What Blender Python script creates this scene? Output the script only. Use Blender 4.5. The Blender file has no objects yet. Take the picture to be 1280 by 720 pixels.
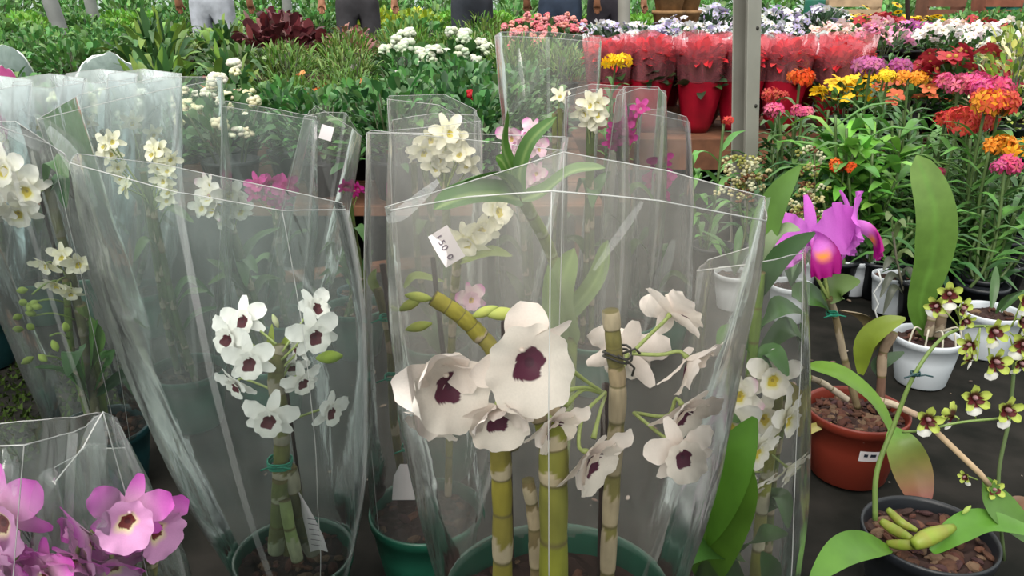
import bpy, math, random
from mathutils import Vector, Matrix, noise
PI = math.pi
sc = bpy.context.scene
COL = sc.collection
rng = random.Random(11)
V = Vector

# ------------------------------------------------------------------ camera
F = 1000.0
PITCH = math.radians(19.8)
CS, SN = math.cos(PITCH), math.sin(PITCH)
CAMH = 0.87
cd = bpy.data.cameras.new('camera'); cam = bpy.data.objects.new('camera', cd); COL.objects.link(cam)
cam.location = (0, 0, CAMH); cam.rotation_euler = (PI / 2 - PITCH, 0, 0)
cd.sensor_width = 36; cd.lens = 36 * F / 1280; cd.clip_start = .01; cd.clip_end = 200
sc.camera = cam

def at(px, py, D):
    u, v = (px - 640) / F, (py - 360) / F
    t = D / (CS - v * SN)
    return V((u * t, D, CAMH + t * (-SN - v * CS)))

def ground(px, py, h=0.0):
    u, v = (px - 640) / F, (py - 360) / F
    t = (h - CAMH) / (-SN - v * CS)
    return V((u * t, t * (CS - v * SN), h))

def row_h(py, D):
    return at(640, py, D).z

# ------------------------------------------------------------------ colours and materials
def lin(c):
    return tuple((x / 12.92 if x <= .04045 else ((x + .055) / 1.055) ** 2.4) for x in (v / 255 for v in c))

def nodes(name):
    m = bpy.data.materials.new(name); m.use_nodes = True
    nt = m.node_tree; nt.nodes.clear()
    return m, nt, nt.nodes, nt.links

def mat(name, rgb, rough=.6, var=.25, scale=30, spec=.3, bump=0, transl=0, rgb2=None, metal=0, vcol=False, detail=4, coat=0):
    m, nt, N, L = nodes(name)
    out = N.new('ShaderNodeOutputMaterial'); p = N.new('ShaderNodeBsdfPrincipled')
    p.inputs['Roughness'].default_value = rough; p.inputs['Metallic'].default_value = metal
    p.inputs['Specular IOR Level'].default_value = spec
    p.inputs['Coat Weight'].default_value = coat
    tc = N.new('ShaderNodeTexCoord'); nz = N.new('ShaderNodeTexNoise')
    nz.inputs['Scale'].default_value = scale; nz.inputs['Detail'].default_value = detail
    L.new(tc.outputs['Object'], nz.inputs['Vector'])
    mix = N.new('ShaderNodeMix'); mix.data_type = 'RGBA'
    if vcol:
        a = N.new('ShaderNodeAttribute'); a.attribute_name = 'Col'
        hs = N.new('ShaderNodeHueSaturation'); hs.inputs['Value'].default_value = 1 - var
        L.new(a.outputs['Color'], hs.inputs['Color'])
        L.new(a.outputs['Color'], mix.inputs[6]); L.new(hs.outputs['Color'], mix.inputs[7])
    else:
        c = lin(rgb); mix.inputs[6].default_value = (*c, 1)
        c2 = lin(rgb2) if rgb2 else tuple(x * (1 - var) for x in c)
        mix.inputs[7].default_value = (*c2, 1)
    rp = N.new('ShaderNodeMapRange'); rp.inputs[1].default_value = .35; rp.inputs[2].default_value = .65
    L.new(nz.outputs['Fac'], rp.inputs[0]); L.new(rp.outputs[0], mix.inputs[0])
    L.new(mix.outputs[2], p.inputs['Base Color'])
    if bump:
        b = N.new('ShaderNodeBump'); b.inputs['Strength'].default_value = bump; b.inputs['Distance'].default_value = .01
        L.new(nz.outputs['Fac'], b.inputs['Height']); L.new(b.outputs['Normal'], p.inputs['Normal'])
    sh = p.outputs[0]
    if transl:
        tr = N.new('ShaderNodeBsdfTranslucent'); L.new(mix.outputs[2], tr.inputs['Color'])
        mx = N.new('ShaderNodeMixShader'); mx.inputs[0].default_value = transl
        L.new(sh, mx.inputs[1]); L.new(tr.outputs[0], mx.inputs[2]); sh = mx.outputs[0]
    L.new(sh, out.inputs['Surface'])
    return m

def film(name, tint, haze, gloss=.22, rough=.16, bump=.35, scale=16, hazecol=(1, 1, 1)):
    """thin clear plastic: transparent, a little milky, glossy at grazing angles, crinkled"""
    m, nt, N, L = nodes(name)
    out = N.new('ShaderNodeOutputMaterial')
    tr = N.new('ShaderNodeBsdfTransparent'); tr.inputs[0].default_value = (*tint, 1)
    df = N.new('ShaderNodeBsdfDiffuse'); df.inputs[0].default_value = (*hazecol, 1)
    tl = N.new('ShaderNodeBsdfTranslucent'); tl.inputs[0].default_value = (*hazecol, 1)
    hz = N.new('ShaderNodeMixShader'); hz.inputs[0].default_value = .5
    L.new(df.outputs[0], hz.inputs[1]); L.new(tl.outputs[0], hz.inputs[2])
    gl = N.new('ShaderNodeBsdfGlossy'); gl.inputs['Roughness'].default_value = rough; gl.inputs[0].default_value = (1, 1, 1, 1)
    tc = N.new('ShaderNodeTexCoord'); nz = N.new('ShaderNodeTexNoise'); nz.inputs['Scale'].default_value = scale
    nz.inputs['Detail'].default_value = 3; nz.inputs['Distortion'].default_value = 1.2
    mp = N.new('ShaderNodeMapping'); mp.inputs['Scale'].default_value = (1, 1, .35)
    L.new(tc.outputs['Object'], mp.inputs[0]); L.new(mp.outputs[0], nz.inputs['Vector'])
    b = N.new('ShaderNodeBump'); b.inputs['Strength'].default_value = bump; b.inputs['Distance'].default_value = .012
    L.new(nz.outputs['Fac'], b.inputs['Height']); L.new(b.outputs[0], gl.inputs['Normal'])
    hm = N.new('ShaderNodeMapRange'); hm.inputs[1].default_value = .3; hm.inputs[2].default_value = .75
    hm.inputs[3].default_value = haze * .6; hm.inputs[4].default_value = haze * 1.5
    L.new(nz.outputs['Fac'], hm.inputs[0])
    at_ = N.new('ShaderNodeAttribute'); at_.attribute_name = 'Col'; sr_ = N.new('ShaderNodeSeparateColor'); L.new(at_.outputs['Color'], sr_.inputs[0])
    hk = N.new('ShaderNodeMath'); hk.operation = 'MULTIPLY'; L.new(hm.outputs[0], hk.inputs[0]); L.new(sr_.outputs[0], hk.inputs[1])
    m1 = N.new('ShaderNodeMixShader'); L.new(hk.outputs[0], m1.inputs[0])
    L.new(tr.outputs[0], m1.inputs[1]); L.new(hz.outputs[0], m1.inputs[2])
    fr = N.new('ShaderNodeLayerWeight'); fr.inputs['Blend'].default_value = gloss; L.new(b.outputs[0], fr.inputs['Normal'])
    m2 = N.new('ShaderNodeMixShader'); L.new(fr.outputs['Fresnel'], m2.inputs[0])
    L.new(m1.outputs[0], m2.inputs[1]); L.new(gl.outputs[0], m2.inputs[2])
    L.new(m2.outputs[0], out.inputs['Surface'])
    return m

M = {}
M['petal'] = mat('petal', None, .55, .06, 60, .25, vcol=True, transl=.28)
M['leaf'] = mat('leaf', None, .42, .22, 25, .4, vcol=True, transl=.2)
M['matte'] = mat('matte_plant', None, .7, .25, 40, .2, vcol=True)
M['film'] = film('clear_film', (.96, .955, .945), .080, hazecol=(1, .985, .96))
M['film_warm_light'] = film('clear_film_warm_light', (.955, .945, .93), .060, hazecol=(1, .965, .91))  # same clear film, warm light of the centre put into its tint
M['film_cool_light'] = film('clear_film_cool_light', (.93, .96, .95), .075, hazecol=(.92, 1, .97))  # same clear film, cool light of the left side put into its tint
M['film_glare'] = film('glare_film', (.93, .97, .98), .50, gloss=.45, rough=.25, bump=.8, hazecol=(.93, 1, 1))  # clear plastic whose white glare is put in as dense haze
M['cover'] = film('grey_cover_film', (.8, .85, .84), .75, gloss=.04, rough=.5, bump=.4, hazecol=(.30, .37, .35))
M['pink_cover'] = film('pink_cover_film', (.8, .4, .6), .8, gloss=.04, rough=.5, bump=.4, hazecol=(.5, .12, .3))
M['film_pink'] = film('pink_film', (.97, .62, .64), .24, gloss=.28, hazecol=(1, .30, .36), bump=.8)
M['edge'] = film('film_edge', (.98, .98, .98), .50, gloss=.3, bump=.05, hazecol=(1, 1, .98))
M['crease_glint'] = film('film_crease_glint', (.98, .98, .98), .55, gloss=.4, bump=.6)  # for film folds and for painted white reflections
M['edge_soft'] = film('film_fold', (.98, .98, .98), .17, gloss=.35, bump=.1)
M['green_pot'] = mat('green_pot', (28, 84, 66), .38, .3, 14, .45)
M['teal_pot'] = mat('teal_pot', (24, 62, 66), .4, .3, 14, .45)
M['black_pot'] = mat('black_pot', (30, 33, 38), .42, .3, 14, .4)
M['terracotta_pot'] = mat('terracotta_plastic', (112, 42, 29), .45, .18, 9, .4)
M['white_pot'] = mat('white_pot', (196, 202, 208), .45, .1, 10, .4)
M['red_pot'] = mat('red_wrap', (150, 14, 38), .35, .35, 8, .5)
M['soil'] = mat('bark_mix', (92, 62, 52), .9, .6, 60, .1, bump=.6)
M['chip'] = mat('bark_chips', None, .85, .35, 60, .15, vcol=True)
M['ground'] = mat('ground', (38, 36, 33), .92, .6, 9, .10, bump=.5, rgb2=(19, 20, 17), detail=9)
M['moss'] = mat('moss', (52, 68, 30), .95, .5, 40, .05, bump=1, detail=8)
M['wood'] = mat('bench_wood', (122, 82, 60), .75, .35, 7, .2, bump=.2, rgb2=(74, 50, 38))
M['steel'] = mat('painted_steel', (138, 136, 128), .5, .18, 6, .4, bump=.05)
M['pole'] = mat('grey_pole', (128, 130, 128), .6, .25, 8, .3)
M['stake'] = mat('dark_stake', (44, 30, 26), .7, .4, 30, .2)
M['tie'] = mat('green_tie', (26, 120, 96), .5, .2, 30, .3)
M['wire'] = mat('dark_wire', (42, 40, 36), .5, .2, 30, .3)
M['paper'] = mat('paper_label', (214, 206, 208), .7, .06, 20, .2)
M['ink'] = mat('ink', (96, 84, 96), .8, .2, 30, .1)
M['inkdark'] = mat('dark_ink', (42, 46, 60), .8, .2, 30, .1)
M['stick'] = mat('pale_bamboo', (176, 152, 122), .6, .35, 30, .25)

def plain(name, rgb, rough=.7, var=.2, scale=12, **k):
    if name not in M: M[name] = mat(name, rgb, rough, var, scale, **k)
    return M[name]

# ------------------------------------------------------------------ mesh builder
class MB:
    def __init__(s): s.v = []; s.f = []; s.c = []
    def grid(s, rows, cols=None, closed=False, cap0=False, cap1=False):
        b = len(s.v); n = len(rows[0])
        for i, r in enumerate(rows):
            for j, p in enumerate(r):
                s.v.append(tuple(p)); s.c.append(cols[i][j] if cols else (1, 1, 1))
        for i in range(len(rows) - 1):
            for j in range(n if closed else n - 1):
                k = (j + 1) % n
                s.f.append((b + i * n + j, b + i * n + k, b + (i + 1) * n + k, b + (i + 1) * n + j))
        if cap0: s.f.append(tuple(b + j for j in range(n - 1, -1, -1)))
        if cap1: s.f.append(tuple(b + (len(rows) - 1) * n + j for j in range(n)))
        return s
    def tube(s, pts, r, n=8, col=(1, 1, 1), cap=True):
        pts = [V(p) for p in pts]
        rs = r if isinstance(r, (list, tuple)) else [r] * len(pts)
        cols = col if isinstance(col, list) else [col] * len(pts)
        d = (pts[1] - pts[0]).normalized()
        a = d.orthogonal().normalized(); rows = []; cc = []
        for i, p in enumerate(pts):
            d = (pts[min(i + 1, len(pts) - 1)] - pts[max(i - 1, 0)])
            d = d.normalized() if d.length > 1e-9 else V((0, 0, 1))
            a = (a - d * a.dot(d)); a = a.normalized() if a.length > 1e-6 else d.orthogonal().normalized()
            b = d.cross(a)
            rows.append([p + (a * math.cos(2 * PI * k / n) + b * math.sin(2 * PI * k / n)) * rs[i] for k in range(n)])
            cc.append(cols[i] if isinstance(cols[i], list) else [cols[i]] * n)
        return s.grid(rows, cc, True, cap, cap)
    def lathe(s, prof, n=32, c=(0, 0, 0), col=(1, 1, 1), cap0=False, cap1=False):
        rows = [[(c[0] + r * math.cos(2 * PI * k / n), c[1] + r * math.sin(2 * PI * k / n), c[2] + z) for k in range(n)] for r, z in prof]
        return s.grid(rows, [[col] * n for _ in rows], True, cap0, cap1)
    def box(s, c, size, rot=None, col=(1, 1, 1)):
        b = len(s.v); c = V(c)
        for x in (-.5, .5):
            for y in (-.5, .5):
                for z in (-.5, .5):
                    p = V((x * size[0], y * size[1], z * size[2]))
                    if rot is not None: p = rot @ p
                    s.v.append(tuple(c + p)); s.c.append(col)
        for f in ((0, 1, 3, 2), (4, 6, 7, 5), (0, 4, 5, 1), (2, 3, 7, 6), (0, 2, 6, 4), (1, 5, 7, 3)):
            s.f.append(tuple(b + i for i in f))
        return s
    def ball(s, c, r, n=8, m=6, col=(1, 1, 1), sc3=(1, 1, 1), rot=None):
        rows = []; c = V(c)
        for i in range(m + 1):
            th = PI * i / m; row = []
            for k in range(n):
                p = V((math.sin(th) * math.cos(2 * PI * k / n) * sc3[0], math.sin(th) * math.sin(2 * PI * k / n) * sc3[1], -math.cos(th) * sc3[2])) * r
                if rot is not None: p = rot @ p
                row.append(c + p)
            rows.append(row)
        return s.grid(rows, [[col] * n for _ in rows], True)
    def mesh(s, name, m, smooth=True):
        me = bpy.data.meshes.new(name); me.from_pydata(s.v, [], s.f)
        a = me.color_attributes.new('Col', 'FLOAT_COLOR', 'POINT')
        flat = []
        for c in s.c: flat += [c[0], c[1], c[2], 1.0]
        a.data.foreach_set('color', flat)
        if smooth: me.polygons.foreach_set('use_smooth', [True] * len(me.polygons))
        me.materials.append(m); me.update()
        return me

def link(name, me, parent=None, mw=None, bevel=0):
    o = bpy.data.objects.new(name, me); COL.objects.link(o)
    if parent is not None: o.parent = parent
    if mw is not None: o.matrix_local = mw
    if bevel:
        b = o.modifiers.new('bevel', 'BEVEL'); b.width = bevel; b.segments = 2; b.limit_method = 'ANGLE'
    return o

def put(name, mb, m, parent=None, loc=None, smooth=True, bevel=0):
    """mesh built in world (or parent-free) space -> object under parent, shifted to the parent's origin"""
    q = parent
    while q is not None and 'org' not in q: q = q.parent
    off = V(loc) if loc is not None else (V(q['org']) if q is not None else V((0, 0, 0)))
    mb.v = [tuple(V(p) - off) for p in mb.v]
    o = link(name, mb.mesh(name, m, smooth), parent, bevel=bevel)
    if parent is None: o.location = off
    return o

def tag(o, label, cat, group=None, kind=None):
    o['label'] = label; o['category'] = cat
    if group: o['group'] = group
    if kind: o['kind'] = kind
    return o

def root(name, loc, label, cat, group=None):
    o = bpy.data.objects.new(name, None); COL.objects.link(o); o.location = loc; o.empty_display_size = .05
    o['org'] = tuple(loc)
    return tag(o, label, cat, group)

def dup(r, loc, label, rz=0, scale=1, group=None):
    c = r.copy(); COL.objects.link(c); c.location = loc; c.rotation_euler = (0, 0, rz); c.scale = (scale,) * 3 if not isinstance(scale, tuple) else scale
    c['label'] = label
    if group: c['group'] = group
    for ch in list(r.children):
        k = ch.copy(); COL.objects.link(k); k.parent = c
        for g in list(ch.children):
            q = g.copy(); COL.objects.link(q); q.parent = k
    return c

def struct(name, mb, m, smooth=False):
    o = put(name, mb, m, smooth=smooth); o['kind'] = 'structure'; return o

# ------------------------------------------------------------------ curves and blades
def spline(c, n=12):
    c = [V(p) for p in c]
    if len(c) == 2: return [c[0].lerp(c[1], i / n) for i in range(n + 1)]
    out = []; m = len(c) - 1
    for k in range(n + 1):
        x = k / n * m; i = min(int(x), m - 1); t = x - i
        p0 = c[i - 1] if i else c[0] * 2 - c[1]; p1, p2 = c[i], c[i + 1]
        p3 = c[i + 2] if i + 2 <= m else c[m] * 2 - c[m - 1]
        out.append(.5 * ((2 * p1) + (p2 - p0) * t + (2 * p0 - 5 * p1 + 4 * p2 - p3) * t * t + (3 * p1 - p0 - 3 * p2 + p3) * t ** 3))
    return out

def wf_leaf(t): return max(.03, math.sin(PI * min(1, t * .93 + .05)) ** .75)
def wf_strap(t): return max(.03, min(1, (t * 5 + .45)) * (1 - t ** 5) ** .6)
def wf_petal(t): return max(.04, math.sin(PI * (t * .86 + .06) ** .9) ** .7)
def wf_wide(t): return max(.05, (math.sin(PI * (t * .9 + .04) ** 1.25) ** .62))
def wf_paddle(t): return max(.05, (.35 + .65 * min(1, t * 1.7)) * (1 - t ** 7) ** .5)

def ribbon(mb, ctrl, W, nrm=(0, -.5, 1), wf=wf_leaf, fold=.25, n=12, nw=6, col=(.1, .3, .05), col2=None, rib=None, twist=0, wave=0, thick=0):
    """a leaf along a spline; nrm hints which way its upper face looks; thick closes it into a solid blade"""
    col = tuple(x * (.8 if thick else 1) for x in col)
    p = spline(ctrl, n); nrm = V(nrm); rows = []; cols = []; und = []; ph = rng.uniform(0, 6)
    for i, q in enumerate(p):
        t = i / n
        d = (p[min(i + 1, n)] - p[max(i - 1, 0)]).normalized()
        s = d.cross(nrm); s = s.normalized() if s.length > 1e-5 else d.orthogonal().normalized()
        u = s.cross(d)
        if twist: R = Matrix.Rotation(twist * t, 3, d); s = R @ s; u = R @ u
        w = W / 2 * wf(t); row = []; cr = []; un = []
        for j in range(nw + 1):
            x = -1 + 2 * j / nw
            o = u * (fold * w * abs(x) ** 1.5 + wave * w * x * math.sin(t * 9 + ph))
            pt = q + s * (w * x) + o
            row.append(pt); un.append(pt - u * (thick * (1 - x * x * .9)))
            c = col if col2 is None else tuple(a + (b - a) * t ** 1.5 for a, b in zip(col, col2))
            if rib is not None and abs(x) < .2: c = tuple(a + (b - a) * .6 for a, b in zip(c, rib))
            cr.append(c)
        rows.append(row); cols.append(cr); und.append(un)
    mb.grid(rows, cols)
    if thick: mb.grid([r[::-1] for r in und], [c[::-1] for c in cols])
    return mb

def tepal(mb, L, W, az, lift, curl, wf, cf, nl=13, nw=8, cup=0, ruf=0, rf=3, base=.0, z0=0, tw=0):
    r = V((math.cos(az), math.sin(az), 0)); q0 = V((-math.sin(az), math.cos(az), 0)); n = V((0, 0, 1))
    pos = r * base + n * z0; rows = []; cols = []; ph = rng.uniform(0, 6)
    for i in range(nl + 1):
        t = i / nl; a = lift + curl * t
        d = r * math.cos(a) + n * math.sin(a)
        if i: pos = pos + d * (L / nl)
        nn = -r * math.sin(a) + n * math.cos(a); q = q0
        if tw: R = Matrix.Rotation(tw * t, 3, d); q = R @ q; nn = R @ nn
        w = W / 2 * wf(t); row = []; cr = []
        for j in range(nw + 1):
            x = -1 + 2 * j / nw
            off = cup * w * x * x + ruf * W * abs(x) ** 2 * math.sin(rf * 2 * PI * t + ph + (1.7 if x > 0 else 0)) * min(1, t * 2.5)
            row.append(pos + q * (w * x) + nn * off); cr.append(cf(t, x))
        rows.append(row); cols.append(cr)
    mb.grid(rows, cols)

def mixc(a, b, t): t = max(0, min(1, t)); return tuple(x + (y - x) * t for x, y in zip(a, b))

def lip(mb, R, cf, off=(0, -.3), depth=.34, down=1.3, nr=30, nt=48, ruf=.05, tilt=.5, flare=.3):
    """round trumpet lip: polar sheet with a deep throat; cf(r,theta)->colour"""
    rows = []; cols = []; ph = rng.uniform(0, 6)
    for i in range(nr + 1):
        r = (i / nr); row = []; cr = []
        for k in range(nt):
            th = 2 * PI * k / nt
            dn = max(0, -math.sin(th))
            rho = R * r * (1 + (down - 1) * dn) * (1 + .05 * math.sin(9 * th + ph) * r ** 4)
            x = rho * math.cos(th); y = rho * math.sin(th)
            z = .16 * R - depth * R * math.exp(-(r / .5) ** 2) + flare * R * r * r * (.75 - 1.3 * dn) + ruf * R * (math.sin(7 * th + ph) + .7 * math.sin(13 * th)) * r ** 5
            z += tilt * R * (dn * r) * .6
            row.append((off[0] * R + x, off[1] * R + y, z + .25 * R)); cr.append(cf(r, th))
        rows.append(row); cols.append(cr)
    mb.grid(rows, cols, True)

# ------------------------------------------------------------------ orchid flowers (unit span about 1, face +Z, top +Y)
FL = {}
def eye_col(white, eye, re=.4, ring=None):
    def f(r, th):
        e = re * (1 + .1 * math.sin(5 * th + 1) + .12 * math.sin(2 * th))
        if r < e: return eye if r > .12 else mixc(eye, (.02, 0, .01), .5)
        if ring is not None and r < e * 1.7: return mixc(ring, white, (r - e) / (e * .7))
        return white
    return f

def make_flower(key, c_in, c_out, lipf, hood=0, wide=.36, lipR=.21, seed=1, lift=.12, tip=None, curl=-.35, ruf=.05):
    rng.seed(seed)
    mb = MB()
    cf = lambda t, x: mixc(mixc(c_in, c_out, t * 1.4), tip or c_out, (t - .7) * 3.3)
    j = lambda s=.1: rng.uniform(-s, s)
    # sepals behind
    tepal(mb, .5, .22, PI / 2 + j(), lift + hood * .9, curl + hood * .8, wf_petal, cf, cup=.25, ruf=.02, z0=-.02, tw=j(.3))
    for a in (215, 325): tepal(mb, .5, .23, math.radians(a) + j(), lift - .1, curl, wf_petal, cf, cup=.2, ruf=.03, z0=-.02, tw=j(.3))
    # petals
    for a in (22, 158): tepal(mb, .52, wide, math.radians(a) + j(.15), lift + .05 + hood * .7 + j(.1), curl + hood * .7, wf_wide, cf, nl=16, nw=10, cup=.22, ruf=ruf, z0=.0, tw=j(.35))
    me = mb.mesh('flower', M['petal'])
    lb = MB(); lip(lb, lipR, lipf, ruf=.06)
    # column
    lb.ball((0, .035, lipR * .30), .026, 8, 6, c_in, (1, .8, 1.3))
    FL.setdefault(key, []).append((me, lb.mesh('lip', M['petal'])))

WH, CRM = (.86, .77, .71), (.78, .70, .58)
MAR = (.085, .008, .035)
for sd in range(4):
    make_flower('white_eye', WH, (.88, .79, .74), eye_col((.88, .80, .73), MAR, .40), hood=(0, .05, .35, .9)[sd], lipR=(.27, .31, .31, .31)[sd], seed=20 + sd, wide=.38)
    make_flower('small_eye', (.80, .79, .74), (.86, .85, .82), eye_col((.86, .85, .8), (.09, .012, .02), .50), hood=(0, .1, .3, 0)[sd], lipR=.23, seed=40 + sd, wide=.36)
    make_flower('pink', (.80, .58, .68), (.66, .17, .55), eye_col((.74, .36, .64), (.16, .03, .03), .27, ring=(.86, .76, .42)), hood=(0, .2, .3, .5)[sd], lipR=.31, seed=60 + sd, wide=.42, tip=(.60, .10, .50))
    make_flower('cream', (.76, .73, .44), (.82, .79, .64), eye_col((.83, .80, .66), (.60, .50, .08), .4), hood=(.3, .2, .6, .4)[sd], lipR=.20, seed=80 + sd, wide=.28)
    make_flower('white_yellow', (.78, .76, .6), (.84, .80, .74), eye_col((.84, .80, .72), (.62, .48, .03), .36, ring=(.75, .7, .3)), hood=(.1, .3, .2, .5)[sd], lipR=.23, seed=100 + sd, wide=.34, tip=((.84, .8, .76), (.84, .8, .76), (.84, .8, .76), (.78, .5, .64))[sd])
    make_flower('magenta', (.60, .05, .30), (.50, .03, .26), eye_col((.45, .02, .2), (.5, .25, .3), .3), hood=.3, lipR=.22, seed=120 + sd, wide=.3)
    make_flower('blush', (.80, .66, .66), (.82, .62, .68), eye_col((.8, .55, .66), (.6, .4, .1), .3), hood=.4, lipR=.24, seed=140 + sd, wide=.4, tip=(.66, .2, .5))

def make_custom(key, parts, lipR, lipf, loff, seed):
    rng.seed(seed); mb = MB(); cf = lambda t, x: mixc(WH, (.88, .79, .74), t)
    for L, W, az, lf, cu, tw, cup in parts: tepal(mb, L, W, math.radians(az), lf, cu, wf_wide, cf, nl=18, nw=12, cup=cup, ruf=.025, tw=tw)
    lb = MB(); lip(lb, lipR, lipf, off=loff, ruf=.07); lb.ball((0, .035, lipR * .30), .026, 8, 6, WH, (1, .8, 1.3))
    FL[key] = [(mb.mesh('flower', M['petal']), lb.mesh('lip', M['petal']))]
make_custom('front_open', [(.42, .36, 82, .25, -.35, .1, .3), (.46, .28, 208, .35, -.5, -.3, .3), (.52, .17, 38, .5, -.1, 1.1, .2), (.40, .22, 300, .0, -.5, .3, .2), (.36, .2, 240, -.2, -.4, 0, .2)], .33, eye_col((.84, .78, .72), MAR, .36), (.18, -.22), 7)
make_custom('front_hood', [(.46, .46, 112, .55, .55, .1, .55), (.44, .42, 188, .35, -.5, -.2, .35), (.34, .34, 28, .75, .1, .3, .5), (.62, .24, 252, .05, -.5, .5, .3), (.52, .09, 306, .0, -.6, .5, .2)], .30, eye_col((.84, .78, .72), MAR, .38), (.1, -.22), 8)

def make_cattleya(seed=3):
    rng.seed(seed)
    c = lambda t, x: mixc((.55, .16, .58), (.62, .13, .60), t)
    mb = MB()
    tepal(mb, .52, .16, PI / 2, .15, -.5, wf_petal, c, cup=.3, tw=.2, z0=-.03)
    for a in (222, 318): tepal(mb, .5, .16, math.radians(a), .1, -.6, wf_petal, c, cup=.3, z0=-.03, tw=rng.uniform(-.4, .4))
    for a in (12, 168): tepal(mb, .60, .62, math.radians(a), .30, -.7, wf_wide, c, nl=16, nw=10, cup=.10, ruf=.07, rf=4, tw=rng.uniform(-.2, .2))
    me = mb.mesh('flower', M['petal'])
    lb = MB(); rows = []; cols = []
    nt, ns = 16, 22
    for i in range(nt + 1):
        t = i / nt; row = []; cr = []
        roll = 2.9 - 1.9 * t ** 1.6; rad = .07 + .10 * t ** 1.2
        for k in range(ns + 1):
            x = -1 + 2 * k / ns; ph = x * roll
            rr = rad * (1 + .10 * math.sin(17 * x + 3) * t ** 5)
            px = rr * math.sin(ph) * (1 + .35 * t); pyy = -.02 - .30 * t * t - rr * math.cos(ph) * (1 - .25 * t) + .07
            pz = .02 + .42 * t - .16 * t ** 3 + .03 * math.sin(11 * x) * t ** 5
            row.append((px, pyy, pz))
            cc = mixc((.60, .17, .58), (.32, .005, .17), (t - .35) * 3)
            if abs(x) < .42 and .35 < t < .72: cc = mixc(cc, (.80, .25, .02), (1.1 - abs(t - .55) * 6) * (1 - (x / .42) ** 2))
            cr.append(cc)
        rows.append(row); cols.append(cr)
    lb.grid(rows, cols)
    return me, lb.mesh('lip', M['petal'])
FL['cattleya'] = [make_cattleya(3), make_cattleya(9)]

def make_encyclia(seed):
    rng.seed(seed)
    mb = MB()
    def c(t, x):
        b = mixc((.055, .02, .01), (.42, .50, .10), (t - .36) * 5 + .25 * math.sin(5 * x + 3 * t))
        return b
    for a in (90, 20, 160, 222, 318): tepal(mb, .46, .25, math.radians(a) + rng.uniform(-.12, .12), .35, .25, wf_paddle, c, nl=9, nw=6, cup=.55, ruf=.05, tw=rng.uniform(-.4, .4))
    me = mb.mesh('flower', M['petal'])
    lb = MB()
    tepal(lb, .52, .40, -PI / 2, .45, -.75, lambda t: .35 + .65 * min(1, max(0, (t - .45) * 5)) * (1 - t ** 8) ** .5 if t < .995 else .1,
          lambda t, x: mixc((.13, .015, .02), (.82, .80, .76), (t - .5) * 12), nl=12, nw=6, cup=-.2)
    for a in (205, 335): tepal(lb, .28, .2, math.radians(a), .7, -.3, wf_wide, lambda t, x: (.10, .012, .014), nl=6, nw=4, cup=.3)
    lb.ball((0, .02, .12), .07, 8, 6, (.36, .2, .22), (1, 1, 1.6))
    return me, lb.mesh('lip', M['petal'])
FL['encyclia'] = [make_encyclia(s) for s in (5, 6, 7)]

def facing(yaw, pitch, roll=0):
    y, p = math.radians(yaw), math.radians(pitch)
    n = V((math.sin(y) * math.cos(p), -math.cos(y) * math.cos(p), math.sin(p)))
    u = V((0, 0, 1)); u = u - n * u.dot(n)
    if u.length < .05: u = V((0, 1, 0)) - n * n.y
    u.normalize(); x = u.cross(n)
    R = Matrix((x, u, n)).transposed()
    return R @ Matrix.Rotation(math.radians(roll), 3, 'Z')

STALK = (.36, .44, .14)
def flower(parent, kind, pos, size, yaw=0, pitch=15, roll=0, var=0, stalk=None, label=None, scol=STALK, sr=.0014, sag=.35):
    """one bloom (petals mesh > lip, flower_stalk) as a part of its plant; stalk = world point on the cane"""
    me, lm = FL[kind][var % len(FL[kind])]
    org = V(parent['org']); R = facing(yaw, pitch, roll)
    mw = Matrix.Translation(V(pos) - org) @ R.to_4x4() @ Matrix.Scale(size, 4)
    o = link('flower', me, parent, mw)
    if label: o['label'] = label
    link('lip', lm, o)
    if stalk is not None:
        W = Matrix.Translation(V(pos)) @ R.to_4x4() @ Matrix.Scale(size, 4)
        e = W.inverted() @ V(stalk)
        mid = V((0, 0, -.12)).lerp(e, .45) + V((0, 0, -sag * .35))
        mb = MB(); mb.tube(spline([(0, 0, -.01), (0, 0, -.14), mid, e], 10), [sr / size * (1.5 if i < 2 else 1) for i in range(11)], 6, scol)
        link('flower_stalk', mb.mesh('flower_stalk', M['leaf']), o)
    return o

def bud(parent, pos, L, direction, col=(.42, .50, .14), name='bud', w=.38):
    d = V(direction).normalized(); a = d.orthogonal().normalized(); b = d.cross(a)
    mb = MB(); rows = []
    for i in range(9):
        t = i / 8; r = L * w * .5 * math.sin(PI * min(.98, max(.03, t))) ** .7
        rows.append([V(pos) + d * (t * L) + (a * math.cos(2 * PI * k / 10) + b * math.sin(2 * PI * k / 10)) * r for k in range(10)])
    mb.grid(rows, [[mixc(col, (.3, .42, .1), abs(.5 - i / 8))] * 10 for i in range(9)], True, True, True)
    return put(name, mb, M['petal'], parent)

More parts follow.
